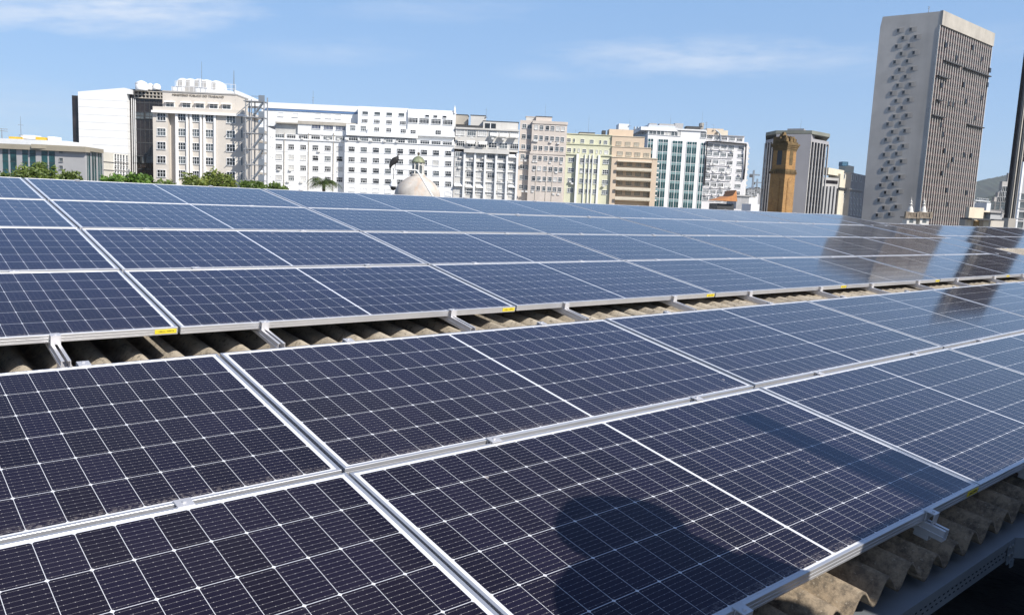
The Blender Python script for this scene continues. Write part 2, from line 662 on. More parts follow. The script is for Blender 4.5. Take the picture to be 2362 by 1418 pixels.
def tray():
    t = thing('cable_tray', 'lidded grey perforated cable tray running below the corrugated eave', 'cable tray', mw=ROOF.copy())
    zt, zb = -.385, -.468
    xe = 2.30
    yf, yb = -1.105, -.865
    mb = MB()
    mb.box(-6, xe, yf - .004, yb, zt - .002, zt)
    mb.box(-6, xe, yf - .006, yf - .004, zt - .02, zt)
    d = .7071
    # branch leaving at 45 degrees
    L2 = 1.3
    a = (xe, yf)
    poly = [(xe, yf), (xe + L2 * d, yf - L2 * d), (xe + L2 * d + .16, yf - L2 * d + .16), (xe + .30, yb), (xe, yb)]
    mb.prism(poly, zt - .002, zt)
    mb.build('lid', M_tray, t)
    fb = MB()
    fb.box(-6, xe, yf, yf + .002, zb, zt - .003)
    fb.box(-6, xe, yf + .002, yb, zb, zb + .002)
    fb.prism([(xe, yf), (xe + L2 * d, yf - L2 * d), (xe + L2 * d + .16, yf - L2 * d + .16), (xe + .30, yb), (xe, yb)], zb, zt - .003)
    fb.build('body', M_tray, t)
    sl = MB()
    xx = -1.0
    while xx < xe - .05:
        for q, zz in ((0, zt - .022), (.018, zt - .040), (0, zt - .058)):
            sl.box(xx + q, xx + q + .013, yf - .0012, yf + .001, zz - .0022, zz + .0022)
        xx += .036
    sl.build('slot_pattern', M_slot, t)
    br = MB()
    br.box(xe - .06, xe + .003, yf - .007, yf - .003, zb - .012, zt - .006)
    br.box(xe - .03, xe + .003, yf - .012, yf - .007, zb - .03, zb)
    bl = br.build('joint_plate', M_tray, t)
    bo = MB()
    for i in range(2):
        for j in range(2):
            cx, cz = xe - .046 + i * .03, zt - .026 - j * .032
            bo.add([(cx + .006 * math.cos(q * math.pi / 3), yf - .0115, cz + .006 * math.sin(q * math.pi / 3)) for q in range(6)] +
                   [(cx + .006 * math.cos(q * math.pi / 3), yf - .007, cz + .006 * math.sin(q * math.pi / 3)) for q in range(6)],
                   [tuple(range(6))] + [(q, (q + 1) % 6, (q + 1) % 6 + 6, q + 6) for q in range(6)])
    bo.build('bolt', M_steel, bl)


tray()


# ------------------------------------------------------------------ solar panels
def frame_mesh(L, W):
    """extruded frame swept round the rectangle with mitred corners; ribbed outer face"""
    prof = [(0, -.035), (0, -.0275), (.0012, -.0270), (.0012, -.0245), (0, -.0240), (0, -.0145), (.0012, -.0140), (.0012, -.0115),
            (0, -.0110), (0, -.0008), (.0008, 0), (.0098, 0), (.0104, -.0008), (.0104, -.0060), (.0018, -.0060), (.0018, -.0335), (.026, -.0335), (.026, -.035)]
    corners = [(0, 0, 1, 1), (L, 0, -1, 1), (L, W, -1, -1), (0, W, 1, -1)]
    mb = MB()
    n = len(prof)
    vs = [(cx + sx * d, cy + sy * d, z) for (cx, cy, sx, sy) in corners for (d, z) in prof]
    fs = []
    for c in range(4):
        for i in range(n):
            a, b = c * n + i, c * n + (i + 1) % n
            a2, b2 = ((c + 1) % 4) * n + i, ((c + 1) % 4) * n + (i + 1) % n
            fs.append((a, a2, b2, b))
    mb.add(vs, fs)
    return mb.mesh('frame', M_alu)


def glass_mesh(L, W, m):
    mb = MB()
    mb.box(.009, L - .009, .009, W - .009, -.0056, -.0022)
    return mb.mesh('glass_face', m)


LA, WA, PA, GA = 2.185, 1.005, 2.198, .0235
LB, WB, PB, GB = 2.105, 1.0287, 2.118, .0230
KINDS = {}
for key, L, W in (('A', LA, WA), ('B', LB, WB)):
    KINDS[key] = (frame_mesh(L, W), glass_mesh(L, W, cell_glass('cell_glass_' + key.lower(), L, W)))
STICK = text_mesh('label_text', '1180.A | MPPT4', .0115, M_ink, .0004)


def basis(yaw, tilt):
    c, s = math.cos(yaw), math.sin(yaw)
    eu = Vector((c, s, 0))
    ev = Vector((-s * math.cos(tilt), c * math.cos(tilt), math.sin(tilt)))
    return eu, ev, eu.cross(ev)


def mat4(eu, ev, en, o):
    return Matrix(((eu.x, ev.x, en.x, o.x), (eu.y, ev.y, en.y, o.y), (eu.z, ev.z, en.z, o.z), (0, 0, 0, 1)))


jr = random.Random(21)


def panel(kind, eu, ev, en, org, u, v, label, group, sticker=False, portrait=False):
    L, W = (LA, WA) if kind == 'A' else (LB, WB)
    o = org + eu * u + ev * (v + jr.uniform(-.0025, .0025)) + en * jr.uniform(-.003, .003)
    a, b = eu, ev
    if portrait:
        a, b = ev, -eu
        o = o + eu * W
    tw = Matrix.Rotation(jr.uniform(-.0012, .0012), 4, 'X') @ Matrix.Rotation(jr.uniform(-.0012, .0012), 4, 'Y')
    t = thing('solar_panel', label, 'solar panel', group=group, mw=mat4(a, b, en, o) @ tw)
    link('frame', KINDS[kind][0], t)
    link('glass_face', KINDS[kind][1], t)
    if sticker:
        s = MB().box(L - .105, L - .006, -.0016, .0006, -.0285, -.0075).build('sticker', M_sticker, t)
        s['label'] = 'yellow label on the frame'
        w = link('lettering', STICK, s)
        w.location = (L - .0555, -.0020, -.018)
        w.rotation_euler = (R(90), 0, 0)
    return t


euA, evA, enA = basis(YAW, .18075)
OA = Vector((0, 0, 0))
ROWA = ['dark panel in the lower array eave row, ', 'dark panel in the lower array rear row, ']
for row in (0, 1):
    first = -2
    for cidx in range(-2, 6):
        if row == 0:
            place = ['just past the left picture edge', 'bottom left picture corner', 'under the head-shaped shadow',
                     'right of the shaded one', 'far right picture edge', 'sixth along', 'seventh along', 'eighth along'][cidx + 2]
        else:
            place = ['just past the left picture edge', 'leftmost', 'second from the left', 'third from the left', 'fourth from the left',
                     'fifth from the left', 'sixth from the left', 'seventh from the left'][cidx + 2]
        v = -GA / 2 - WA if row == 0 else GA / 2
        panel('A', euA, evA, enA, OA, cidx * PA + (PA - LA) / 2, v, ROWA[row] + place, 'solar panels of the lower array', sticker=(row == 0))
euB, evB, enB = basis(0., .17373)
OB = Vector((.1081, 1.8758, .1474))
_, evC, enC = basis(0., .15153)
OC = OB + evB * (2 * WB + 1.5 * GB)
ROWB = ['front row', 'second row', 'third row', 'top row']
for row in range(4):
    for cidx in range(-2, 6):
        n = cidx + 2
        place = 'just past the left picture edge' if n == 0 else nth(n - 1)
        shade = {0: 'purplish', 1: 'purplish', 2: 'blue sky-reflecting', 3: 'blue sky-reflecting'}[row]
        lab = '%s panel in the upper array %s, %s' % (shade, ROWB[row], place)
        args = ((euB, evB, enB, OB, cidx * PB + (PB - LB) / 2, row * (WB + GB)) if row < 2 else
                (euB, evC, enC, OC, cidx * PB + (PB - LB) / 2, GB / 2 + (row - 2) * (WB + GB)))
        panel('B', *args, lab, 'solar panels of the upper array', sticker=(row == 0))
panel('B', euB, evB, enB, OB, 6 * PB + (PB - LB) / 2, 0., 'upright solar panel closing the front rows of the upper array at the right end', 'solar panels of the upper array', portrait=True)
panel('B', euB, evC, enC, OC, 6 * PB + (PB - LB) / 2, GB / 2, 'upright solar panel closing the top rows of the upper array at the right end', 'solar panels of the upper array', portrait=True)
euD, evD, enD = basis(-.0015, .195)
OD = Vector((17.803, 4.352, .289))
for row in (0, 1):
    for cidx in range(-1, 3):
        panel('B', euD, evD, enD, OD, cidx * PB + (PB - LB) / 2, row * (WB + GB),
              'panel in the far array %s beyond the upper array, %s' % (('lower row', 'upper row')[row], nth(cidx + 1)),
              'solar panels of the far array', sticker=(row == 0))


# mounting rails with their clamps
def rail_mesh(path_v, bend=None):
    """open-topped channel; path in (v, drop) metres along the slope, local axes = panel axes"""
    mb = MB()
    for (x0, x1, z0, z1) in ((-.019, .019, -.0775, -.0745), (-.019, -.0155, -.0745, -.0365), (.0155, .019, -.0745, -.0365), (-.0155, -.006, -.0395, -.0365), (.006, .0155, -.0395, -.0365),
                             (-.0225, -.019, -.062, -.058), (.019, .0225, -.062, -.058)):
        pts = path_v
        n = len(pts)
        vs = []
        for (v, dz) in pts:
            vs += [(x0, v, z0 + dz), (x1, v, z0 + dz), (x1, v, z1 + dz), (x0, v, z1 + dz)]
        fs = [(0, 1, 2, 3), tuple((n - 1) * 4 + i for i in (3, 2, 1, 0))]
        for j in range(n - 1):
            for i in range(4):
                fs.append((j * 4 + i, j * 4 + (i + 1) % 4, (j + 1) * 4 + (i + 1) % 4, (j + 1) * 4 + i))
        mb.add(vs, fs)
    return mb.mesh('channel', M_clamp)


def bolt_into(mb, y, z, r=.0055):
    mb.lathe([(r, z), (r, z + .004), (r * .5, z + .0045)], 0, y, 8)


def end_clamp_mesh(sgn):
    """Z-shaped clamp: gripping lip over the frame, leg down to the rail; sgn -1 = lower end"""
    mb = MB()
    a, b = sorted((0.0, sgn * -.009))
    c, d = sorted((sgn * .0005, sgn * .030))
    mb.box(-.02, .02, min(a, c), max(b, d), .0005, .0040)
    e, f_ = sorted((sgn * .027, sgn * .030))
    mb.box(-.02, .02, e, f_, -.0365, .0005)
    g, h = sorted((sgn * .0015, sgn * .0045))
    mb.box(-.02, .02, g, h, -.0365, .0005)
    bolt_into(mb, sgn * .016, .0040)
    return mb.mesh('end_clamp', M_clamp)


def mid_clamp_mesh():
    mb = MB()
    mb.box(-.022, .022, -.0195, .0195, .0006, .0040)
    mb.box(-.022, .022, -.0085, -.006, -.0365, .0006)
    mb.box(-.022, .022, .006, .0085, -.0365, .0006)
    bolt_into(mb, 0, .0040)
    return mb.mesh('mid_clamp', M_clamp)


ME_END_LO, ME_END_HI, ME_MID = end_clamp_mesh(-1), end_clamp_mesh(1), mid_clamp_mesh()
ME_FOOT = MB().box(-.016, .016, -.025, .025, 0, 1).mesh('foot', M_clamp)


def rail_thing(eu, ev, en, org, u, lo, hi, joints, ends, label, group, mesh, bend=None):
    t = thing('mounting_rail', label, 'rail', group=group, mw=mat4(eu, ev, en, org + eu * u))
    link('channel', mesh, t)
    for v in joints:
        c = link('mid_clamp', ME_MID, t)
        c.location = (0, v, 0)
        if bend and v > bend[0]:
            c.location.z = (v - bend[0]) * bend[1]
    for v, me in ((ends[0], ME_END_LO), (ends[1], ME_END_HI)):
        c = link('end_clamp', me, t)
        c.location = (0, v, 0)
        if bend and v > bend[0]:
            c.location.z = (v - bend[0]) * bend[1]
    for v in (lo + .07, hi - .25):
        w = org + eu * u + ev * v + en * -.0775
        h = w.z - roof_z(w.y, w.x)
        if h > .005:
            fo = link('foot', ME_FOOT, t)
            fo.location = (0, v, -.0775 - h * .99)
            fo.scale = (1, 1, h * .99)
    return t


railA = rail_mesh([(-GA / 2 - WA - .075, 0), (GA / 2 + WA + .05, 0)])
i = 0
for cidx in range(-2, 6):
    for f in (.262, .785):
        lab = 'aluminium rail under the lower array, %s' % (nth(i - 3) if i > 2 else ORD2[i] + ' past the left picture edge')
        rail_thing(euA, evA, enA, OA, (cidx + f) * PA, -GA / 2 - WA - .075, GA / 2 + WA + .05, (0.,),
                   (-GA / 2 - WA, GA / 2 + WA), lab, 'rails under the lower array', railA)
        i += 1
KB = 2 * WB + 1.5 * GB
BEND = -(.17373 - .15153)
railB = rail_mesh([(-.235, 0), (KB, 0), (2 * KB - .5 * GB + .06, BEND * (KB + .06))])
i = 0
for cidx in range(-2, 7):
    for f in ((.208, .742) if cidx < 6 else (.12, .38)):
        lab = 'aluminium rail poking out below the upper array, %s' % (nth(i - 3) if i > 2 else ORD2[i] + ' past the left picture edge')
        rail_thing(euB, evB, enB, OB, (cidx + f) * PB + jr.uniform(-.04, .04), -.235, 2 * KB, (WB + GB / 2, KB - .0, KB + WB + GB),
                   (0., KB * 2 - GB * .5), lab, 'rails under the upper array', railB, (KB, BEND))
        i += 1
railD = rail_mesh([(-.12, 0), (2 * WB + GB + .06, 0)])
i = 0
for cidx in range(-1, 3):
    for f in (.22, .75):
        rail_thing(euD, evD, enD, OD, (cidx + f) * PB, -.12, 2 * WB + GB + .06, (WB + GB / 2,), (0., 2 * WB + GB),
                   'aluminium rail under the far array, %s' % nth(i), 'rails under the far array', railD)
        i += 1


# black corrugated conduits lying in the roof troughs
def conduit(x, y0, y1, label):
    mb = MB()
    n = int((y1 - y0) / .006)
    xx = round(x / PITCH - .5) * PITCH + PITCH / 2
    prof = []
    k = len(mb.v)
    NN = 10
    for j in range(n + 1):
        y = y0 + (y1 - y0) * j / n
        r = .024 if j % 2 else .0205
        zc = roof_z(y, xx) - 2 * AMP + .030
        for i_ in range(NN):
            a = 2 * math.pi * i_ / NN
            mb.v.append((xx + r * math.cos(a), y, zc + r * math.sin(a)))
    for j in range(n):
        for i_ in range(NN):
            mb.f.append((j * NN + i_, j * NN + (i_ + 1) % NN, (j + 1) * NN + (i_ + 1) % NN, (j + 1) * NN + i_))
    o = mb.build('cable_conduit', M_black)
    o.matrix_world = ROOF
    tag(o, label, 'conduit', 'black conduits between the arrays')


conduit(3.42, .7, 2.3, 'black ribbed conduit crossing the roof gap, nearer one')
conduit(5.15, .7, 2.3, 'black ribbed conduit crossing the roof gap, farther one')

# ------------------------------------------------------------------ the city behind: helpers
def z1(x, y): return (x * .25402, 160 + y * .25402)
def z2(x, y): return (560 + x * .21169, 180 + y * .21169)
def z3(x, y): return (1020 + x * .22015, 230 + y * .22015)
def z4(x, y): return (1380 + x * .17629, 250 + y * .17629)
def z5(x, y): return (1700 + x * .19036, 250 + y * .19036)
def z6(x, y): return (1960 + x * .38068, y * .38068)
def z7(x, y): return (2200 + x * .10581, 380 + y * .10581)


WIN = {}
wr = random.Random(99)


def window_meshes(w, h, style, fm):
    key = (round(w, 2), round(h, 2), style, fm.name)
    if key in WIN:
        return WIN[key]
    b = min(.10, w * .07)
    d = -.13
    mb = MB()
    hw, hh = w / 2, h / 2
    mb.box(-hw - b, hw + b, d, 0, hh, hh + b)
    mb.box(-hw - b, hw + b, d - .10, 0, -hh - b * 1.3, -hh)
    mb.box(-hw - b, -hw, d, 0, -hh, hh)
    mb.box(hw, hw + b, d, 0, -hh, hh)
    t = min(.07, w * .045)

    def vbar(x, z0, z1_):
        mb.box(x - t / 2, x + t / 2, -.045, -.005, z0, z1_)

    def hbar(z):
        mb.box(-hw, hw, -.04, -.008, z - t / 2, z + t / 2)
    if style == 'cross':
        hbar(.05 * h)
        vbar(-w / 6, -hh, hh)
        vbar(w / 6, -hh, hh)
    elif style == 'sash':
        hbar(0)
        for q in (-.3, -.1, .1, .3):
            vbar(q * w, 0, hh)
        vbar(-.22 * w, -hh, 0)
        vbar(.22 * w, -hh, 0)
    elif style == 'open':
        hbar(.04 * h)
        for q in (-.3, 0, .3):
            vbar(q * w, .04 * h, hh)
    elif style == 'two':
        vbar(0, -hh, hh)
        hbar(.18 * h)
    elif style == 'four':
        for q in (-.25, 0, .25):
            vbar(q * w, -hh, hh)
        hbar(.2 * h)
    elif style == 'ribbon':
        for q in (-.36, -.2, -.04, .12, .28):
            vbar(q * w, -hh, hh)
        hbar(.22 * h)
    elif style == 'slats':
        for q in (-.34, -.12, .12, .34):
            mb.box(q * w - .1, q * w + .1, -.05, -.005, -hh, hh)
    elif style == 'tall':
        hbar(.15 * h)
    f = mb.mesh('window', fm)
    p = {}
    WIN[key] = (f, p, (hw, hh))
    return WIN[key]


GL = {'d': M_glassD, 'm': M_glassM, 'b': M_glassB, 'n': M_glassN, 't': M_glassT}
_acm = MB()
_acm.box(-.42, .42, -.62, 0, -.30, .30)
_acm.lathe([(.22, 0), (.22, .02)], 0, 0, 12)
_acm = MB().box(-.42, .42, -.60, 0, -.29, .29).box(-.36, .10, -.615, -.60, -.22, .22).box(-.46, .46, -.5, 0, -.335, -.29)
ME_AC = None


class Bld:
    def __init__(s, name, label, cat, PL, Z, PR=None, ZR=None, group=None):
        a = CAM + ray(*PL) * Z
        if ZR is None:
            r = ray(*PR)
            ZR = (a.z - CAM.z) / r.z
        b = CAM + ray(*PR) * ZR
        s.o = Vector((a.x, a.y, GROUND))
        e = Vector((b.x - a.x, b.y - a.y, 0))
        s.width = e.length
        s.es = e.normalized()
        s.en = Vector((-s.es.y, s.es.x, 0))
        s.top = a.z - GROUND
        s.Z, s.ZR = Z, ZR
        s.root = thing(name, label, cat, s.o, math.atan2(s.es.y, s.es.x), group)
        s.nw = 0
        s.extra = None

    def pt(s, x, y, off=0.):
        d = ray(x, y)
        o = s.o + s.en * off
        t = (o - CAM).dot(s.en) / d.dot(s.en)
        q = CAM + d * t - s.o
        return q.dot(s.es), q.z

    def pbox(s, mb, TL, TR, yb, y0, y1):
        s0, za = s.pt(*TL, y0)
        s1, zb = s.pt(*TR, y0)
        z0 = 0. if yb is None else s.pt(TL[0], yb, y0)[1]
        mb.box(s0, s1, y0, y1, z0, (za + zb) / 2)
        return mb

    def part(s, name, m, *boxes):
        """boxes: (TL, TR, ybottom px or None, y0, y1)"""
        mb = MB()
        for b in boxes:
            s.pbox(mb, *b)
        return mb.build(name, m, s.root)

    def win(s, x, y, w, h, style='cross', g='d', off=0., fm=None, d=0.):
        sx, z = s.pt(x, y, off)
        f, panes, (hw, hh) = window_meshes(w, h, style, fm or M_whitew)
        if isinstance(g, (list, tuple, str)) and len(g) > 1:
            g = wr.choice(g)
        s.nw += 1
        loc = Vector((sx, off, z))
        if s.nw > 100:
            if s.extra is None:
                s.extra = MB()
            s.extra.add([(v.co.x + loc.x, v.co.y + loc.y, v.co.z + loc.z) for v in f.vertices], [tuple(p.vertices) for p in f.polygons])
            return None
        if g not in panes:
            panes[g] = MB().box(-hw, hw, -.012, .02, -hh, hh).mesh('pane', GL[g])
        o = link('window', f, s.root)
        o.location = loc
        link('pane', panes[g], o)
        return o

    def row(s, xs, p0, p1, w, h, style='cross', g='d', off=0., fm=None, conv=None, skip=()):
        """windows at crop columns xs; their heights interpolated between crop points p0 and p1"""
        for i, x in enumerate(xs):
            if i in skip:
                continue
            y = p0[1] + (p1[1] - p0[1]) * (x - p0[0]) / (p1[0] - p0[0])
            st = wr.choice(style) if isinstance(style, (list, tuple)) else style
            s.win(*(conv(x, y)), w, h, st, g, off, fm)

    def ac(s, x, y, off=0., k=1.):
        global ME_AC
        if ME_AC is None:
            ME_AC = _acm.mesh('air_conditioner', M_ac)
        o = link('air_conditioner', ME_AC, s.root)
        sx, z = s.pt(x, y, off)
        o.location = (sx, off, z)
        o.scale = (k, k, k)

    def done(s):
        if s.extra:
            e = s.extra.build('window', M_whitew, s.root)
            e['kind'] = 'stuff'


def antenna(x, yb, yt, Z, label, r=.06, arms=(), name='antenna', m=None):
    a = CAM + ray(x, yb) * Z
    h = (yb - yt) * Z / FPX
    t = thing(name, label, 'antenna', a)
    MB().tube([(0, 0, -.6), (0, 0, h)], r, 6, r * .4).build('mast', m or M_tray, t)
    for (f, L) in arms:
        MB().tube([(-L, .05, h * f), (L, .05, h * f)], r * .6, 5).build('crossbar', m or M_tray, t)
    MB().box(-.35, .35, -.35, .35, -.7, -.55).build('base', m or M_tray, t)
    return t


def roof_box(x0, y0, x1, yb, Z, label, cat, m, name, depth=2.5, cap=None):
    """small block seen between two pixels; sits on the roof at pixel height yb"""
    a = CAM + ray(x0, y0) * Z
    w = (x1 - x0) * Z / FPX
    h = (yb - y0) * Z / FPX
    hd = Vector((RGT.x, RGT.y, 0)).normalized()
    t = thing(name, label, cat, (a.x, a.y, a.z - h), math.atan2(hd.y, hd.x))
    MB().box(0, w, 0, depth, -.15, h).build('casing', m, t)
    if cap:
        MB().box(-.15, w + .15, -.15, depth + .15, h, h + .18).build('cap', cap, t)
    return t


def tank(x, yt, yb, wpx, Z, label, m, name='water_tank', dome=True):
    a = CAM + ray(x, yb) * Z
    k = Z / FPX
    h, r = (yb - yt) * k, wpx * k / 2
    t = thing(name, label, 'tank', a)
    MB().lathe([(r * .95, -.3), (r, 0), (r, h * .62)], 0, 0, 20).build('body', m, t, True)
    MB().lathe([(r * 1.04, h * .62), (r * .98, h * .70), (r * .62, h * .88), (r * .2, h), (.02, h)], 0, 0, 20).build('lid', m, t, True)
    return t


# ------------------------------------------------------------------ 1 low office block at the far left
M_off = mat('grey_stone_cladding', (.36, .355, .35), .7, 0, .06, .2, .12)
M_fas = mat('tan_fascia', (.30, .265, .20), .8, 0, .06, .3)
b = Bld('office_block', 'low grey office block with tan fascia and green glass strips at far left', 'office building', z1(-60, 700), 170, z1(755, 735))
b.part('wall', M_off, (z1(-60, 700), z1(772, 736), None, 0, .6))
b.part('fascia', M_fas, (z1(-60, 672), z1(775, 705), 342, -.9, .8))
for xa, xb in ((20, 70), (90, 145), (200, 250), (268, 320), (375, 428), (443, 495)):
    ya = 708 + xa * .04
    f = b.part('glass_strip', M_glassT, (z1(xa, ya), z1(xb, ya + 2), 420, -.05, .1))
    mb = MB()
    s0, zt = b.pt(*z1(xa, ya))
    s1, _ = b.pt(*z1(xb, ya))
    zz = zt - 1.1
    while zz > 12:
        mb.box(s0, s1, -.09, -.05, zz - .05, zz + .05)
        zz -= 1.75
    mb.build('mullion_grid', M_dark, f)
for y in (745, 822, 892):
    b.win(*z1(557, y), .8, .72, 'none', 'm', 0., M_off)
b.part('penthouse', M_white, (z1(-60, 622), z1(600, 655), 340, 5, 14), (z1(540, 652), z1(690, 668), 340, 4, 10))
b.done()
b2 = Bld('office_wing', 'receding wing of the low office block with narrow green strips', 'office building', z1(776, 737), 171, z1(938, 745), ZR=181)
b2.part('wall', M_off, (z1(777, 737), z1(938, 745), None, 0, 10))
b2.part('fascia', M_fas, (z1(778, 705), z1(941, 726), 348, -.7, 10))
for xa, xb in ((780, 795), (803, 818), (835, 850), (858, 872), (890, 903), (910, 924)):
    b2.part('glass_strip', M_glassT, (z1(xa, 745), z1(xb, 746), 420, -.05, .1))
b2.done()
antenna(*z1(190, 572)[:1], z1(190, 572)[1], z1(190, 430)[1], 176, 'thin whip antenna with dish on the low office roof', .07, ((.45, .5),))
antenna(4.5, 315, 297, 176, 'cluster of panel antennas at the far left roof edge', .12, ((.7, 1.1), (.95, 1.1)), name='panel_antenna')
roof_box(20, 315, 46, 319, 176, 'yellow roof machine on the low office block', 'roof unit', mat('yellow_paint', (.62, .40, .04)), 'roof_unit')
roof_box(82, 316, 100, 321, 176, 'small yellow roof machine beside white boxes', 'roof unit', mat('yellow_paint', (.62, .40, .04)), 'roof_unit')
roof_box(48, 311, 80, 318, 177, 'white roof machine between two yellow ones', 'roof unit', M_white, 'roof_unit')
roof_box(110, 315, 127, 322, 177, 'white roof cabin at right end of the low office roof', 'roof unit', M_white, 'roof_unit')
# pale wing behind, with faint window grid
b = Bld('pale_annex', 'cream low annex squeezed between grey offices and the white tower', 'office building', z1(925, 745), 196, z1(1172, 775))
b.part('wall', mat('cream_cladding', (.66, .63, .55), .7, 0, .05, .2), (z1(905, 745), z1(1175, 778), None, 0, 12))
for i in range(6):
    b.row([1045, 1070, 1095, 1120, 1150], (1045, 800 + i * 38), (1150, 812 + i * 38), 1.1, 1.6, 'tall', 'm', conv=z1)
b.part('ledge', M_conc, (z1(915, 830), z1(1172, 855), 372, -.2, .1), (z1(915, 905), z1(1172, 925), 391, -.2, .1))
b.done()

# ------------------------------------------------------------------ 2 white slab tower with dark glass flanks
M_brown = mat('bronze_glass', (.030, .022, .020), .12, 0, .4, .22)
b = Bld('slab_tower', 'tall blank white slab tower flanked by dark bronze glass', 'tower', z1(652, 240), 215, z1(1500, 245), 215)
b.part('glass_wall', M_brown, (z1(652, 238), z1(718, 240), None, 1.0, 24), (z1(718, 240), z1(1165, 215), None, 1.3, 24), (z1(1165, 192), z1(1560, 185), None, 1.0, 24))
mb = MB()
s0, zt = b.pt(*z1(718, 217))
s1, _ = b.pt(*z1(1160, 195))
zz = zt + .3
prev = zz
sm = MB()
n = 0
while zz > 4:
    h = 1.95
    mb.box(s0, s1, -.6, 1.05, zz - h + .05, zz)
    sm.box(s0 + .05, s1 - .05, -.5, 1.0, zz - h, zz - h + .05)
    zz -= h
M_slab = mat('white_slab_panels', (.74, .74, .725), .6, 0, .025, .12, .08)
zt2 = b.pt(*z1(1140, 172))[1]
zt3 = b.pt(*z1(1205, 188))[1]
sr_ = b.pt(*z1(1205, 188))[0]
mb.prism([(s0, zt + .3), (s1, zt + .3), (s1 - .6, zt2), (s0, zt + .32)], -.6, 1.05, 'y')
mb.prism([(s1, zt + .3), (sr_, zt + .3), (sr_, zt3), (s1 - .6, zt2)], -.6, 1.05, 'y')
w = mb.build('white_slab', M_slab, b.root)
sm.build('seam_pattern', M_conc, w)
sA = b.pt(*z1(1170, 230))[0]
mb = MB()
for q in (.25, .8, 1.25):
    mb.box(sA + q, sA + q + .12, .7, 1.02, 0, zt - .6)
mb.build('white_mullion', M_white, b.root)
mb = MB()
sB, zB_ = b.pt(*z1(1212, 192))
sC, _ = b.pt(*z1(1480, 170))
for i in range(9):
    q = sB + (sC - sB) * i / 8
    mb.box(q - .10, q + .10, .5, 1.4, zB_ - 1.9, zB_ - .1)
for dz in (0., .9, 1.75):
    mb.box(sB - .1, sC + .5, .45, 1.45, zB_ - dz - .16, zB_ - dz + .06)
mb.build('roof_pergola', M_concB, b.root)
mb = MB()
q = sB
while q < sC + 14:
    mb.box(q - .06, q + .06, .9, 1.02, 0, zB_ - 2.0)
    q += 1.25
zz = zB_ - 3
while zz > 3:
    mb.box(sB, sC + 14, .88, 1.01, zz - .12, zz + .12)
    zz -= 3.5
mb.build('glazing_grid', M_dark, b.root)
for (xx, yy) in ((1270, 420), (1360, 420), (1250, 820), (1275, 822), (1365, 822)):
    b.win(*z1(xx, yy), 2.2, 1.6, 'plain', 'm', .95, M_dark)
b.done()
tank(*z1(1287, 0)[:1], z1(0, 106)[1], z1(0, 185)[1], 27, 215, 'largest white domed tank on the bronze glass tower', M_white)
tank(*z1(1366, 0)[:1], z1(0, 128)[1], z1(0, 180)[1], 12, 216, 'slim white tank between two others on the bronze tower', M_white)
tank(*z1(1424, 0)[:1], z1(0, 132)[1], z1(0, 178)[1], 17, 216, 'squat white tank nearest the ministry roof', M_white)

# ------------------------------------------------------------------ 3 beige ministry building
M_bei = mat('beige_plaster', (.57, .52, .455), .8, 0, .03, .25, .10)
M_beiW = mat('white_trim', (.80, .78, .75), .7, 0, .02, .4)
b = Bld('ministry_building', 'beige ministry building with white pilasters and lettering along the top', 'office building', z1(1385, 340), 190, z1(2213, 378))
b.part('wall', M_bei, (z1(1388, 345), z1(2209, 380), None, 1.3, 13), (z1(1386, 384), z1(1524, 390), None, 0, 1.3), (z1(1966, 400), z1(2209, 412), None, .0, 1.3))
b.part('centre_bay', M_bei, (z1(1598, 392), z1(1955, 408), None, .1, 1.3))
b.part('parapet', M_bei, (z1(1386, 336), z1(2213, 373), 255, -.35, 12.8))
b.part('cornice', M_beiW, (z1(1372, 370), z1(2220, 408), 259, -.9, 2))
for xa, xb in ((1590, 1612), (1688, 1702), (1722, 1740), (1813, 1828), (1845, 1862), (1940, 1958)):
    ya = 388 + (xa - 1590) * .045
    b.part('pilaster', M_beiW, (z1(xa, ya), z1(xb, ya + 1), None, -.35, .2))
for k_, (yl, yc, yr) in enumerate(((433, 437, 457), (570, 572, 592), (693, 698, 715), (820, 824, 840), (945, 950, 965))):
    gg = 'mmmdd' if k_ < 4 else 'd'
    b.win(*z1(1467, yl), 1.95, 1.6, 'cross', gg, 0.)
    b.row([1650, 1775, 1902], (1650, yc), (1902, yc + 11), 1.75, 1.6, 'cross', gg, .1, conv=z1)
    b.win(*z1(2098, yr), 1.95, 1.6, 'cross', gg, 0.)
    for q in (0, 1):
        b.win(*z1(2197, yr - 4 + 0 * q), .35, 1.9, 'tall', 'm', 0.) if q == 0 else None
b.part('upper_storey', M_bei, (z1(1475, 198), z1(2140, 228), 262, 3.0, 12))
b.part('top_band', M_conc, (z1(1474, 192), z1(2142, 222), 211.5, 2.8, 12.2))
for i, xx in enumerate((1545, 1695, 1817, 1942, 2060)):
    yy = 322 + (xx - 1545) * .04
    b.win(*z1(xx, yy), 1.9, 1.0, 'two', 'm', 3.0)
    s_, z_ = b.pt(*z1(xx, yy - 22), 3.0)
    MB().box(s_ - 1.15, s_ + 1.15, 2.2, 3.0, z_ - .05, z_ + .22).build('awning', M_beiW, b.root)
lt = text_mesh('lettering', 'MINIST\u00c9RIO P\u00daBLICO DO TRABALHO', 1.0, mat('bronze_letters', (.20, .175, .14), .5), .05)
o = link('lettering', lt, b.root)
sL, zL = b.pt(*z1(1565, 233), 2.9)
sR, zR = b.pt(*z1(2032, 252), 2.9)
k = (sR - sL) / o.dimensions.x if o.dimensions.x else .8
bpy.context.view_layer.update()
k = (sR - sL) / o.dimensions.x
o.scale = (k, .92 * k, 1)
o.location = ((sL + sR) / 2, 2.88, (zL + zR) / 2)
o.rotation_euler = (R(90), 0, 0)
b.done()
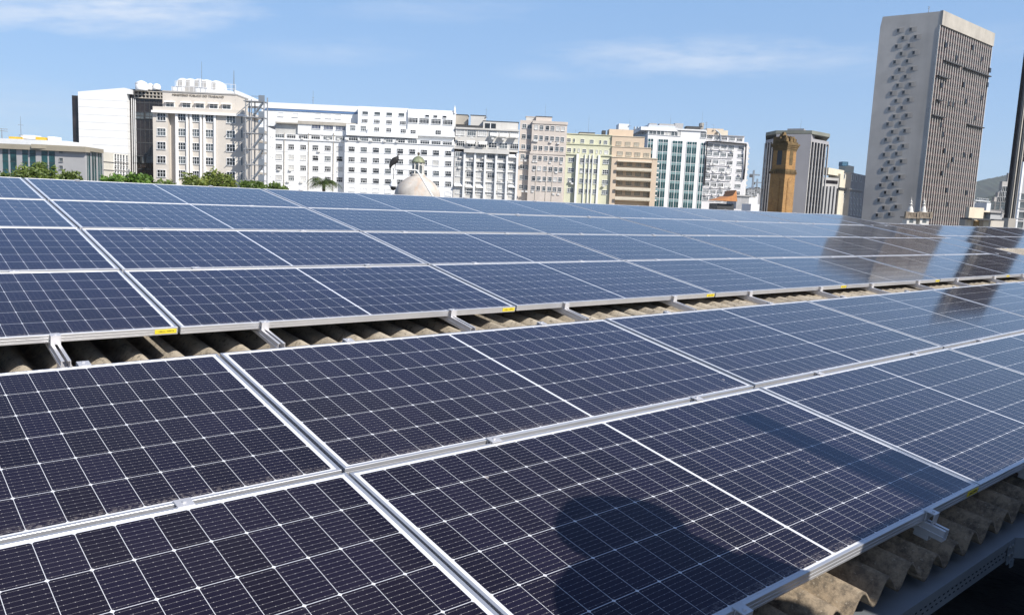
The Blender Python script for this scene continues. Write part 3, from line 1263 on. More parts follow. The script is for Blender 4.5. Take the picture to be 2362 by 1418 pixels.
for i, (xx, yy) in enumerate(((1662, 150), (1733, 153), (1812, 155), (1880, 163), (1966, 172))):
    a = CAM + ray(*z1(xx, yy + 35)) * 201
    t = thing('air_duct', 'white round-backed roof fan on the ministry, %s' % nth(i), 'roof fan', (a.x, a.y, a.z), b.root.rotation_euler.z, 'white roof fans on the ministry')
    mb = MB()
    prof = [(-1.5, 0), (1.6, 0), (1.6, .9)] + [(-.1 + 1.6 * math.cos(q * math.pi / 10), 1.3 + 1.5 * math.sin(q * math.pi / 10)) for q in range(1, 11)]
    mb.prism(prof, 0, 3, 'y')
    mb.build('hood', M_white, t)
    MB().box(-1.2, -.2, -.06, 0, .6, 2.3).build('grille', M_conc, t)
    MB().box(-1.3, -1.1, 0.2, 2.8, -2.2, 0).build('leg', M_white, t)
    MB().box(1.2, 1.4, 0.2, 2.8, -2.2, 0).build('leg', M_white, t)
roof_box(*z1(1558, 155), z1(1645, 0)[0], z1(0, 196)[1], 196, 'white framed cabin at left end of the ministry roof', 'roof unit', M_white, 'roof_unit', 4)
roof_box(*z1(1772, 165), z1(1880, 0)[0], z1(0, 203)[1], 196, 'white cabin with one dark opening on the ministry roof', 'roof unit', M_white, 'roof_unit', 4)
roof_box(*z1(1665, 150), z1(1770, 0)[0], z1(0, 198)[1], 198, 'grey louvred plant box on the ministry roof', 'roof unit', M_conc, 'roof_unit', 4)
roof_box(*z1(1890, 186), z1(2100, 0)[0], z1(0, 215)[1], 197, 'long low white shed on the ministry roof', 'roof unit', M_white, 'roof_unit', 4)
rl = thing('roof_railing', 'white pipe railing around the ministry roof fans', 'railing', (0, 0, 0))
mb = MB()
for yy in (0, 1.1):
    mb.tube([CAM + ray(*z1(1590, 135)) * 195 + Vector((0, 0, yy - .4)), CAM + ray(*z1(2140, 168)) * 195 + Vector((0, 0, yy - .4))], .06, 5)
mb.build('handrail', M_white, rl)
for q in range(14):
    mb = MB()
    p_ = CAM + ray(*z1(1590 + q * 42.3, 135 + q * 2.54)) * 195
    mb.tube([p_ + Vector((0, 0, -3.6)), p_ + Vector((0, 0, .7))], .05, 5)
    mb.build('post', M_white, rl)
antenna(z1(1832, 0)[0], z1(0, 200)[1], z1(0, -60)[1], 200, 'tall thin lightning mast on the ministry roof', .09)
antenna(z1(2124, 0)[0], z1(0, 205)[1], z1(0, 18)[1], 199, 'lattice mast with white drum at right end of the ministry roof', .16, ((.12, .5),))
# sloped white plant screen on the right shoulder
a = CAM + ray(*z1(2135, 290)) * 204
sw = thing('plant_screen', 'white sloping plant screen behind the fire stair head', 'roof unit', (a.x, a.y, a.z), b.root.rotation_euler.z)
MB().prism([(-.4, -1), (-.4, 2.7), (.5, 2.6), (2.8, 1.7), (5.8, .5), (5.8, -1)], 0, 6, 'y').build('casing', M_white, sw)
# steel fire stair
M_fst = mat('grey_stair_steel', (.30, .31, .32), .6, .3)
a = CAM + ray(*z1(2222, 1000)) * 188
fe = thing('fire_stair', 'grey steel fire stair climbing the side of the ministry building', 'stair', (a.x, a.y, GROUND), b.root.rotation_euler.z)
zt = (CAM + ray(*z1(2300, 285)) * 188).z - GROUND
sw_ = 15.0
mb = MB()
for q in (.2, 1.5, 4.4):
    for yy in (0, 2.6):
        MB().box(q - .11, q + .11, yy - .11, yy + .11, 0, zt + (.8 if q > 4 else 0)).build('post', M_fst, fe)
zz = zt - .3
k = 0
fl, ld, rl_ = MB(), MB(), MB()
while zz > 3:
    ld.box(-.3, 4.5, -.2, 2.8, zz - .18, zz)
    rl_.box(1.5, 4.5, -.22, -.16, zz + .95, zz + 1.05)
    rl_.box(3.2, 4.6, -.25, -.19, zz, zz + 1.3)
    fl.add([(1.6, 0, zz - 3.4), (1.9, 0, zz - 3.4), (4.2, 0, zz - .2), (3.9, 0, zz - .2), (1.6, 1.1, zz - 3.4), (1.9, 1.1, zz - 3.4), (4.2, 1.1, zz - .2), (3.9, 1.1, zz - .2)],
           [(0, 1, 2, 3), (4, 7, 6, 5), (0, 4, 5, 1), (1, 5, 6, 2), (2, 6, 7, 3), (3, 7, 4, 0)])
    fl.add([(-2.2, .1, zz - 3.3), (-2.0, .1, zz - 3.3), (1.4, .1, zz - .3), (1.2, .1, zz - .3), (-2.2, .3, zz - 3.3), (-2.0, .3, zz - 3.3), (1.4, .3, zz - .3), (1.2, .3, zz - .3)],
           [(0, 1, 2, 3), (4, 7, 6, 5), (0, 4, 5, 1), (1, 5, 6, 2), (2, 6, 7, 3), (3, 7, 4, 0)])
    ld.build('landing', M_fst, fe)
    fl.build('flight', M_tray, fe)
    rl_.build('railing', M_tray, fe)
    fl, ld, rl_ = MB(), MB(), MB()
    zz -= 3.6
    k += 1

# ------------------------------------------------------------------ 4 long white block
M_wh4 = mat('white_render', (.77, .77, .76), .75, 0, .05, .12, .34, (.55, .53, .49))
b = Bld('long_white_block', 'long white office block stepped at the top, widest of the skyline', 'office building', z2(300, 400), 262, ZR=262, PR=z2(2312, 378))
ZF = 12.0       # set-backs in metres behind the front plane
b.part('right_wall', M_wh4, (z2(1113, 640), z2(2308, 695), None, 0, 24), (z2(1360, 545), z2(2308, 590), 310, .5, 24))
b.part('left_wall', M_wh4, (z2(352, 610), z2(1116, 640), None, 2.6, 24))
b.part('ledge', M_wh4, (z2(1128, 595), z2(1905, 622), 312, -.6, 1), (z2(1900, 618), z2(2312, 628), 313, -.2, 1), (z2(345, 655), z2(1116, 686), 320.5, 2.2, 3), (z2(1114, 672), z2(2308, 738), 325, -.3, .5))
mb = MB()
for k_ in range(5):
    b.pbox(mb, z2(1114, 800 + 112 * k_), z2(2306, 846 + 112 * k_), z2(0, 803 + 112 * k_)[1], -.08, .1)
    b.pbox(mb, z2(352, 795 + 112 * k_), z2(1113, 822 + 112 * k_), z2(0, 798 + 112 * k_)[1], 2.52, 2.7)
mb.build('string_course', M_wh4, b.root)
b.part('terrace_storey', M_wh4, (z2(600, 480), z2(1130, 500), 309, 2.7, 20), (z2(1128, 500), z2(1365, 512), 309, 1.2, 20))
b.part('canopy', M_concB, (z2(355, 478), z2(600, 486), 284, 2.2, 6), (z2(598, 468), z2(1370, 497), 286, 2.3, 8))
b.part('setback_wall', mat('pale_grey_render', (.50, .49, .46), .8, 0, .05, .2, .3), (z2(355, 500), z2(600, 505), None, 3.6, 10))
b.part('penthouse', M_wh4, (z2(205, 262), z2(1262, 312), 290, 4.4, 22))
b.part('upper_block', M_wh4, (z2(1256, 330), z2(1802, 352), None, 1.6, 22), (z2(1800, 352), z2(2312, 378), None, 1.0, 22))
b.part('parapet_wall', M_wh4, (z2(1262, 306), z2(1800, 333), 252, 1.9, 21), (z2(1800, 330), z2(2312, 366), 261, 1.3, 21))
b.part('blue_band', mat('blue_paint', (.10, .19, .36), .6, 0, .1, .3), (z2(225, 326), z2(1258, 372), 253.5, 4.15, 4.5))
b.part('roof_slab', M_wh4, (z2(200, 262), z2(1262, 310), 248.6, 4.0, 22))
# windows, big front rows first
for k_ in range(4):
    st = ['open', 'sash', 'open', 'sash'][k_]
    b.row([1187, 1320, 1452, 1583, 1716, 1848, 1977, 2107, 2240], (1187, 775 + k_ * 112.5), (2240, 822 + k_ * 111), 1.95, 1.5, (st, 'open', st), 'dddddm', 0., conv=z2,
          skip={1: (7,), 3: ()}.get(k_, ()))
    b.row([395, 530, 660, 793, 927, 1055], (395, 745 + k_ * 113), (1055, 769 + k_ * 113), 1.9, 1.5, ('sash', 'sash', 'open'), 'ddmb', 2.6, conv=z2)
b.win(*z2(2103, 928), 1.9, 1.6, 'plain', 'b', 0.)
b.row([1205, 1320, 1455, 1585, 1718, 1850, 1985, 2107, 2230], (1205, 663), (2230, 716), 2.9, 1.15, 'four', 'dmdm', 0., conv=z2)
b.row([400, 530, 660, 795, 927, 1060], (400, 632), (1060, 658), 2.8, 1.1, 'four', 'mmd', 2.6, conv=z2)
b.row([800, 935, 1065], (800, 525), (1065, 540), 2.9, 1.7, 'ribbon', 'nnm', 2.7, conv=z2)
b.row([1200, 1315], (1200, 545), (1315, 552), 1.7, 1.6, 'sash', 'm', 1.2, conv=z2)
b.row([1335, 1467, 1597, 1730], (1335, 383), (1730, 402), 1.8, .95, 'plain', 'm', 1.6, conv=z2)
b.row([1330, 1462, 1595, 1745], (1330, 467), (1745, 490), 1.8, 1.05, 'four', 'd', 1.6, conv=z2)
b.row([1855, 1977, 2107, 2235], (1855, 462), (2235, 483), 3.0, 1.5, 'ribbon', 'dd', 1.0, conv=z2)
b.row([2010, 2100, 2200], (2010, 415), (2200, 425), 1.2, .6, 'none', 'd', 1.0, conv=z2)
b.row([1460, 1592, 1750, 1857], (1460, 560), (1857, 588), 1.6, 1.1, 'cross', 'd', .5, conv=z2)
b.row([2130, 2250], (2130, 596), (2250, 602), 1.7, 1.3, 'cross', 'd', .5, conv=z2)
M_orange = mat('orange_curtain', (.42, .17, .07), .8, 0, .1)
GL['o'] = M_orange
b.row([415, 570], (415, 398), (570, 405), 1.8, 1.2, 'two', 'm', 4.4, conv=z2)
b.row([820, 935, 1040], (820, 412), (1040, 422), 1.8, 1.35, 'four', 'o', 4.4, conv=z2)
b.row([400, 530, 660], (395, 745 + 450), (1055, 769 + 450), 1.9, 1.5, 'sash', 'd', 2.6, conv=z2)
b.row([1187, 1320, 1452, 1583, 2240], (1187, 1214), (2240, 1262), 1.95, 1.2, 'open', 'd', 0, conv=z2)
for (xx, yy, of) in ((1270, 678, 0), (1400, 685, 0), (1545, 690, 0), (1680, 697, 0), (650, 662, 2.6), (930, 665, 2.6), (1040, 668, 2.6), (395, 1000, 2.6), (520, 1005, 2.6), (640, 1135, 2.6), (495, 1130, 2.6), (1140, 670, 0), (830, 800, 2.6)):
    b.ac(*z2(xx, yy), of)
mb = MB()
for xx, of in ((452, 2.5), (718, 2.5), (990, 2.5)):
    s_, z_ = b.pt(*z2(xx, 700), of)
    mb.box(s_ - .12, s_ + .12, of - .15, of + .02, 3, z_ + 3)
mb.build('drain_pipe', M_concB, b.root)
b.done()
# white angled return of the block, towards the stair
b = Bld('white_return_wing', 'white angled wing between the fire stair and the long white block', 'office building', z2(205, 420), 238, z2(352, 560), 258)
b.part('wall', M_wh4, (z2(205, 470), z2(356, 600), None, 0, 10))
for k_ in range(6):
    b.row([235, 262, 300, 325], (235, 590 + k_ * 110), (325, 622 + k_ * 108), .9, 1.3, 'two', 'mm', 0., conv=z2)
b.part('balcony', M_concB, *[(z2(205, 560 + 115 * q), z2(262, 585 + 115 * q), z2(0, 590 + 115 * q)[1], -1.3, 0) for q in range(5)])
b.done()
antenna(z2(765, 0)[0], z2(0, 290)[1], z2(0, 140)[1], 272, 'thin mast with a white ball on the long white block', .10, ((.3, .3), (.5, .35)))
a = CAM + ray(*z2(2308, 378)) * 263
t = thing('roof_finial', 'slim white weathered finial at right end of the long white block', 'finial', (a.x, a.y, a.z - .3))
MB().lathe([(.4, 0), (.36, 1.0), (.3, 1.6), (.14, 2.0), (.22, 2.2), (.03, 2.5)], 0, 0, 8).build('body', M_wh4, t)
roof_box(*z2(1845, 348), z2(1940, 0)[0], z2(0, 372)[1], 268, 'small dark louvred box on the long white roof', 'roof unit', M_dark, 'roof_unit', 3)

# ------------------------------------------------------------------ 5 off-white block with white piers
M_w5 = mat('offwhite_render', (.56, .54, .50), .8, 0, .05, .15, .4, (.3, .28, .25))
b = Bld('pier_block', 'off-white block with tall white piers and canvas awnings beside the long white one', 'apartment block', z3(128, 300), 262, z3(806, 325), 262)
b.part('wall', M_w5, (z3(130, 545), z3(800, 585), None, .4, 22), (z3(140, 285), z3(805, 318), 345, 1.4, 22))
for xx in (237, 347, 455, 570, 684, 790):
    yy = 535 + (xx - 237) * .045
    b.part('pier', M_white, (z3(xx - 10, yy), z3(xx + 10, yy + 1), None, -.55, .5))
b.part('cornice', M_w5, (z3(228, 512), z3(702, 532), 351.5, -1.1, 1.2), (z3(120, 498), z3(232, 505), 343, -.2, 1.2), (z3(140, 285), z3(808, 318), 297, .9, 2))
b.part('spandrels', M_white, *[(z3(245, yy), z3(790, yy + 24), z3(0, yy + 6)[1], -.1, .5) for yy in (640, 735, 850, 955)])
cols = [292, 400, 512, 625, 738]
for k_, yy in enumerate((578, 680, 785, 895, 965)):
    b.row([178] + cols, (178, yy - 6), (738, yy + 24), 2.3, 1.5, ('four', 'cross', 'four'), 'dmbb' if k_ != 1 else 'ddm', .4, conv=z3)
b.row([190, 310, 420, 530, 640, 755], (190, 345), (755, 375), 2.6, 1.6, ('four', 'two'), 'mbb', 1.4, conv=z3)
b.row([190, 310, 420, 530, 640, 755], (190, 462), (755, 490), 2.6, 1.6, ('four', 'cross'), 'mdd', 1.4, conv=z3)
M_canv = mat('white_canvas', (.74, .73, .70), .9, 0, .03)
for (xx, yy) in ((300, 445), (430, 455), (545, 365), (650, 372), (760, 378), (170, 890), (288, 905), (400, 908), (735, 905), (740, 592)):
    s_, z_ = b.pt(*z3(xx, yy), .4)
    MB().prism([(.4, z_ + .5), (-.6, z_ - .5), (-.55, z_ - .55), (.4, z_ + .35)], s_ - 1.3, s_ + 1.3, 'x').build('awning', M_canv, b.root)
for (xx, yy) in ((178, 392), (310, 398), (530, 410), (640, 416), (310, 620), (430, 615), (180, 715), (280, 725), (405, 735), (190, 605), (590, 960), (700, 965), (600, 850), (700, 860)):
    b.ac(*z3(xx, yy), .4)
b.done()
roof_box(*z3(135, 158), z3(268, 0)[0], z3(0, 250)[1], 268, 'weathered grey roof house at left of the pier block roof', 'roof house', M_concB, 'roof_house', 6, M_dark)
roof_box(*z3(300, 165), z3(455, 0)[0], z3(0, 262)[1], 266, 'white roof house with one window on the pier block', 'roof house', M_w5, 'roof_house', 6, M_dark)
roof_box(*z3(145, 262), z3(425, 0)[0], z3(0, 290)[1], 264, 'long low dark roof on the pier block', 'roof', M_dark, 'flat_canopy', 4)
t = roof_box(*z3(430, 225), z3(800, 0)[0], z3(0, 310)[1], 264.5, 'dark canopied terrace house on the pier block roof', 'roof house', M_w5, 'roof_house', 5, M_dark)
MB().box(.6, 4.2, -.05, .1, .3, 2.0).build('opening', M_glassD, t)
MB().box(2.3, 2.55, -.12, .0, .0, 2.2).build('post', M_white, t)
antenna(z3(460, 0)[0], z3(0, 165)[1], z3(0, 85)[1], 266, 'thin aerial on the white roof house', .05, ((.7, .4),))

# ------------------------------------------------------------------ 6 pink-beige block
M_pk = mat('pink_beige_render', (.56, .495, .435), .8, 0, .06, .15, .3, (.4, .34, .29))
b = Bld('pink_block', 'pinkish beige apartment block with paired windows, tallest of the middle group', 'apartment block', z3(818, 212), 262.3, z3(1314, 245), 262.3)
b.part('wall', M_pk, (z3(945, 218), z3(1312, 245), None, 0, 20), (z3(818, 212), z3(950, 222), None, 1.6, 20))
b.part('parapet', M_pk, (z3(948, 214), z3(1318, 241), 285, -.25, 20))
b.part('ledge', M_pk, (z3(920, 540), z3(1292, 560), 355, -.5, .5), (z3(800, 530), z3(925, 540), 349, 1.2, 2))
b.part('plinth_wall', M_pk, (z3(912, 560), z3(1278, 582), None, -.3, .3))
mb = MB()
for xx in (985, 1095, 1160):
    s_, z_ = b.pt(*z3(xx, 690), -.3)
    mb.box(s_ - .07, s_ + .07, -.42, -.28, 2, z_)
mb.build('drain_pipe', M_concB, b.root)
for k_, (yl, yr) in enumerate(((290, 307), (397, 417), (505, 520), (608, 628), (715, 735), (825, 838), (925, 942))):
    sh = k_ * 6
    xs = [988 - sh, 1043 - sh, 1103 - sh, 1158 - sh, 1214 - sh, 1266 - sh]
    b.row(xs, (988 - sh, yl), (1266 - sh, yr), 1.1, 1.35, ('two', 'tall', 'cross'), 'mdmb' if k_ in (0, 1, 4, 5) else 'ddm', 0. if k_ < 3 else -.3, conv=z3)
    b.row([862 - sh, 915 - sh], (862 - sh, yl - 12), (915 - sh, yl - 5), 1.2, 1.3, ('two', 'cross'), 'mmd', 1.6, conv=z3)
for (xx, yy) in ((965, 432), (990, 435), (1135, 447), (1215, 460), (955, 650), (985, 652), (1128, 662), (1245, 670), (830, 640), (870, 640), (960, 740), (1195, 765), (1030, 850), (840, 960), (880, 962), (1165, 990), (1215, 992), (945, 965)):
    b.ac(*z3(xx, yy), 0, .9)
b.done()
roof_box(*z3(880, 180), z3(1050, 0)[0], z3(0, 222)[1], 270, 'low white roof house on the pink block', 'roof house', M_w5, 'roof_house', 5, M_pk)
roof_box(*z3(985, 178), z3(1150, 0)[0], z3(0, 232)[1], 268, 'roof house with thin dark slab on the pink block', 'roof house', M_pk, 'roof_house', 5, M_dark)
antenna(z3(1078, 0)[0], z3(0, 180)[1], z3(0, 45)[1], 270, 'thin aerial above the pink block', .05)

# ------------------------------------------------------------------ 7 yellow-green block
M_yl = mat('pale_yellow_render', (.585, .575, .42), .8, 0, .06, .15, .25, (.42, .40, .22))
b = Bld('yellow_block', 'pale yellow stepped apartment block with white fins, beside the peach balconies', 'apartment block', z3(1302, 352), 262.6, z3(1782, 384), 262.6)
b.part('wall', M_yl, (z3(1296, 565), z3(1776, 590), None, .5, 18), (z3(1300, 458), z3(1780, 486), 360, 1.4, 18), (z3(1304, 350), z3(1782, 380), 340, 2.6, 18))
b.part('centre_bay', M_yl, (z3(1412, 562), z3(1662, 582), None, -.3, .5))
b.part('ledge', M_yl, (z3(1298, 556), z3(1780, 582), 356, .1, 1), (z3(1300, 452), z3(1782, 480), 332, 1.1, 2), (z3(1303, 346), z3(1784, 377), 308.5, 2.3, 4))
for xx, w_ in ((1420, 16), (1500, 6), (1545, 6), (1582, 6), (1645, 14)):
    yy = 568 + (xx - 1420) * .06
    b.part('white_fin', M_white, (z3(xx - w_ * .7, yy), z3(xx + w_ * .7, yy), None, -.75, -.3))
for k_, yy in enumerate((632, 738, 845, 950)):
    sh = k_ * 4
    b.row([1354 - sh], (1354 - sh, yy), (1400, yy), 1.75, 1.3, 'cross', 'mdm', .5, conv=z3)
    b.row([1467 - sh, 1612 - sh], (1467 - sh, yy + 6), (1612 - sh, yy + 14), 1.3, 1.4, 'cross', 'mmd', -.3, conv=z3)
    b.row([1520 - sh, 1563 - sh], (1520 - sh, yy + 8), (1563 - sh, yy + 10), .75, 1.3, 'two', 'md', -.3, conv=z3)
    b.row([1714 - sh], (1714 - sh, yy + 20), (1800, yy + 20), 1.75, 1.3, 'cross', 'mmd', .5, conv=z3)
b.row([1328, 1470, 1568, 1712], (1328, 425), (1712, 450), 1.1, 1.15, 'cross', 'mmd', 2.6, conv=z3)
b.row([1381, 1657], (1381, 428), (1657, 446), .55, 1.1, 'tall', 'm', 2.6, conv=z3)
b.row([1330, 1490, 1563, 1720], (1330, 528), (1720, 554), 1.2, 1.15, 'cross', 'mbd', 1.4, conv=z3)
b.row([1387, 1432, 1620, 1662], (1387, 530), (1662, 550), .55, 1.1, 'tall', 'bm', 1.4, conv=z3)
for (xx, yy) in ((1460, 675), (1340, 860), (1360, 880), (1690, 905), (1455, 755)):
    b.ac(*z3(xx, yy), .2, .9)
b.done()
roof_box(*z3(1440, 345), z3(1600, 0)[0], z3(0, 362)[1], 272, 'low brown roof hut on the yellow block', 'roof house', M_concB, 'roof_house', 5, M_dark)
antenna(z3(1530, 0)[0], z3(0, 345)[1], z3(0, 170)[1], 272, 'thin aerial above the yellow block', .05)
antenna(z3(1395, 0)[0], z3(0, 352)[1], z3(0, 310)[1], 272, 'short aerial at left of the yellow block roof', .05)

# ------------------------------------------------------------------ 8 peach block with balconies
M_pe = mat('peach_render', (.58, .465, .345), .8, 0, .06, .15, .28, (.42, .32, .23))
M_peB = mat('cream_balcony', (.60, .53, .41), .8, 0, .04, .5, .2)
b = Bld('peach_block', 'peach apartment block with four long cream balconies and stepped top', 'apartment block', z3(1780, 590), 263, z3(2256, 622), 263)
b.part('wall', M_pe, (z3(1778, 596), z3(1836, 600), None, 0, 18), (z3(2200, 622), z3(2256, 624), None, 0, 18), (z3(1830, 640), z3(2204, 660), None, 2.0, 18), (z3(1834, 600), z3(2204, 622), 373, 0, 2.0),
       (z3(1780, 488), z3(2190, 515), 362, 1.2, 18), (z3(1782, 376), z3(2122, 402), 345, 2.4, 18))
b.part('ledge', M_peB, (z3(1776, 590), z3(2258, 618), 362.5, -.25, 2), (z3(1780, 482), z3(2192, 510), 338.5, 1.0, 2), (z3(1782, 370), z3(2124, 398), 314, 2.2, 4))
for k_ in range(5):
    y0, y1_ = 708 + 103 * k_, 742 + 101 * k_
    sh = 5 * k_
    if k_ == 0:
        b.part('balcony_hood', M_peB, (z3(1838, 634), z3(2200, 652), 372.5, -.9, 2))
    b.part('balcony', M_peB, (z3(1826 - sh, y0), z3(2198 - sh, y1_ - 18), z3(0, y0 + 28)[1], -.9, -.7), (z3(1826 - sh, y0 + 24), z3(2198 - sh, y1_ + 6), z3(0, y0 + 32)[1], -.9, 2.0))
for k_, (yl, yr) in enumerate(((670, 686), (768, 790), (872, 890), (975, 990))):
    sh = 5 * k_
    b.row([1868 - sh, 1962 - sh, 2056 - sh, 2150 - sh], (1868 - sh, yl), (2150 - sh, yr), 1.7, 1.3, 'slats', 'dd', 2.0, conv=z3, fm=M_peB)
b.row([1850, 1945, 2038], (1850, 458), (2038, 470), 1.6, 1.2, 'slats', 'dm', 2.4, conv=z3, fm=M_peB)
b.row([1862, 1955, 2047, 2140], (1862, 564), (2140, 580), 1.7, 1.2, 'slats', 'mbd', 1.2, conv=z3, fm=M_peB)
for k_ in range(9):
    b.ac(*z3(2262 - k_ * 4, 670 + k_ * 48), 6, .8)
b.done()
roof_box(*z3(1752, 308), z3(2005, 0)[0], z3(0, 392)[1], 272, 'peach roof house with two small openings above the balconies', 'roof house', M_pe, 'roof_house', 6)
roof_box(*z3(1680, 322), z3(1715, 0)[0], z3(0, 375)[1], 273, 'dark water drum between the yellow and peach roofs', 'tank', M_dark, 'roof_unit', 3)

# ------------------------------------------------------------------ 9 white block with glass strips
b = Bld('glass_strip_block', 'white block with full-height teal glass strips between white piers', 'office building', z4(655, 258), 292, z4(1418, 300), 292)
b.part('wall', M_white, (z4(655, 262), z4(1418, 306), None, 0, 26))
b.part('parapet', M_white, (z4(560, 236), z4(1040, 262), 300, -.4, 25), (z4(1035, 250), z4(1418, 300), 300, -.5, 25))
for (xa, xb, yt) in ((652, 722, 398), (786, 916, 405), (972, 1106, 425), (1162, 1292, 438), (1345, 1408, 452)):
    s0, zt = b.pt(*z4(xa, yt))
    s1, _ = b.pt(*z4(xb, yt + 8))
    g = MB().box(s0, s1, -.06, .1, 2, zt).build('glass_strip', M_glassT, b.root)
    mb, sp = MB(), MB()
    nn = 4 if xb - xa > 90 else 2
    for q in range(nn + 1):
        wq = .16 if q in (0, nn, nn / 2) else .05
        xq = s0 + (s1 - s0) * q / nn
        mb.box(xq - wq / 2, xq + wq / 2, -.16, -.05, 2, zt)
    zz = zt - 1.0
    while zz > 3:
        MB().box(s0, s1, -.10, -.06, zz - 1.05, zz - .15).build('spandrel', mat('green_spandrel', (.17, .27, .27), .3, 0, .12, .5), g)
        mb.box(s0, s1, -.13, -.06, zz - .12, zz)
        zz -= 3.3
    mb.build('mullion_grid', M_white, g)
b.row([690, 735, 790, 840, 885, 930, 975, 1020, 1058], (690, 302), (1058, 330), 1.2, 1.9, 'tall', 'mb', 0., conv=z4)
b.row([1375], (1375, 350), (1400, 350), 1.9, 2.0, 'four', 'm', 0., conv=z4)
b.done()
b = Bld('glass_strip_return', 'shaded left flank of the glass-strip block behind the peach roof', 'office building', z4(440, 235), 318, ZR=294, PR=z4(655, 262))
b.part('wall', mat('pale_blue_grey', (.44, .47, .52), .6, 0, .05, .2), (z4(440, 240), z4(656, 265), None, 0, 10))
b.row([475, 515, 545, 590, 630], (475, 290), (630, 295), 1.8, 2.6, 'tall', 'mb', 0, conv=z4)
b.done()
roof_box(*z4(270, 200), z4(405, 0)[0], z4(0, 300)[1], 312, 'pale slanted plant room left of the glass-strip block', 'roof house', M_white, 'roof_house', 8)
for i, (xa, xb, yt, yb) in enumerate(((670, 770, 195, 222), (800, 1000, 200, 240), (1005, 1115, 195, 245), (1155, 1340, 232, 270))):
    roof_box(*z4(xa, yt), z4(xb, 0)[0], z4(0, yb + 12)[1], 300, ('short', 'long', 'cluttered', 'dark low')[i] + ' roof plant on the glass-strip block, %s' % nth(i), 'roof unit', (M_conc, M_conc, M_off, M_dark)[i], 'roof_unit', 4)
antenna(z4(942, 0)[0], z4(0, 215)[1], z4(0, 95)[1], 302, 'aerial above the middle of the glass-strip block', .06)
antenna(z4(1355, 0)[0], z4(0, 215)[1], z4(0, 50)[1], 302, 'aerial at the right end of the glass-strip block', .06)
antenna(z4(410, 0)[0], z4(0, 210)[1], z4(0, 145)[1], 312, 'aerial on the pale slanted plant room', .06)
roof_box(*z4(1342, 190), z4(1385, 0)[0], z4(0, 262)[1], 302, 'narrow cream chimney stack behind the glass-strip block', 'chimney', M_concB, 'chimney_stack', 3)

# ------------------------------------------------------------------ 10 white block with black pipe
M_w10 = mat('greyish_white_render', (.68, .66, .65), .8, 0, .04, .15, .3, (.4, .38, .36))
b = Bld('piped_white_block', 'white block outlined by a black roof pipe, full of air conditioners', 'apartment block', z4(1418, 425), 292.5, z4(1955, 462), 292.5)
b.part('wall', M_w10, (z4(1416, 430), z4(1952, 466), None, 0, 22))
b.part('top_storey', M_w10, (z4(1420, 338), z4(1912, 385), 330, 2.5, 20))
b.part('roof_slab', M_conc, (z4(1418, 330), z4(1918, 376), 311.5, 2.0, 20.5))
b.part('cornice', M_w10, (z4(1412, 420), z4(1962, 458), 330, -.7, 2))
for k_, (yl, yr) in enumerate(((487, 522), (588, 622), (690, 718), (788, 820), (888, 918), (988, 1015), (1085, 1110), (1180, 1205))):
    sh = k_ * 9
    b.row([1462 - sh, 1552 - sh, 1643 - sh, 1738 - sh], (1462 - sh, yl), (1738 - sh, (yl + yr) / 2 + 8), 1.95, 1.3, ('four', 'ribbon'), 'ddmb', 0., conv=z4)
    b.row([1870 - sh], (1870 - sh, yr), (1900, yr), 1.95, 1.2, 'four', 'dm', 0., conv=z4)
    if k_:
        b.part('ledge', M_w10, (z4(1418 - sh, yl - 52), z4(1775 - sh, yl - 32), z4(0, yl - 46)[1], -.35, .1))
b.row([1460, 1555, 1650, 1750, 1850], (1460, 378), (1850, 410), 2.0, 1.2, 'four', 'mbdd', 2.5, conv=z4)
for (xx, yy) in ((1490, 535), (1600, 545), (1620, 545), (1755, 560), (1470, 735), (1515, 735), (1720, 755), (1430, 830), (1515, 835), (1630, 845), (1690, 850), (1845, 870), (1500, 925), (1580, 935), (1480, 1030), (1610, 1040), (1725, 1035), (1400, 1130), (1500, 1135), (1590, 1138), (1680, 1145)):
    b.ac(*z4(xx, yy), 0.)
mb = MB()
P3 = lambda x_, y_, of: Vector((b.pt(*z4(x_, y_), of)[0], of, b.pt(*z4(x_, y_), of)[1]))
mb.tube([P3(1385, 1000, -.5), P3(1405, 700, -.5), P3(1424, 432, -1.0), P3(1560, 436, -1.0), P3(1935, 470, -1.0), P3(1915, 800, -.5), P3(1900, 935, -.5)], .28, 6)
mb.build('black_pipe', M_black, b.root)
MB().tube([P3(1592, 440, -.5), P3(1600, 355, 2.0), P3(1570, 310, 2.2), P3(1535, 285, 2.4)], .3, 6).build('steel_flue', M_tray, b.root)
b.done()
roof_box(*z4(1425, 262), z4(1640, 0)[0], z4(0, 340)[1], 302, 'peach-tinted roof house on the piped white block', 'roof house', M_pe, 'roof_house', 6)
roof_box(*z4(1570, 285), z4(1700, 0)[0], z4(0, 345)[1], 301, 'cream roof house with one dark window above the piped block', 'roof house', M_peB, 'roof_house', 6)
antenna(z4(1412, 0)[0], z4(0, 265)[1], z4(0, 180)[1], 302, 'lattice aerial left of the peach-tinted roof house', .1, ((.6, .5), (.85, .6)))
antenna(z4(1505, 0)[0], z4(0, 270)[1], z4(0, 210)[1], 302, 'aerial fork on the peach-tinted roof house', .06, ((.8, 1.2),))
b = Bld('piped_block_flank', 'sunlit right flank of the piped white block with hanging air conditioners', 'apartment block', z4(1957, 465), 293, z4(1975, 470), 310)
b.part('wall', M_w10, (z4(1957, 470), z4(1976, 474), None, 0, 4))
for k_ in range(8):
    b.ac(*z4(1962 - k_ * 5, 520 + k_ * 70), 0, 1.)
b.done()

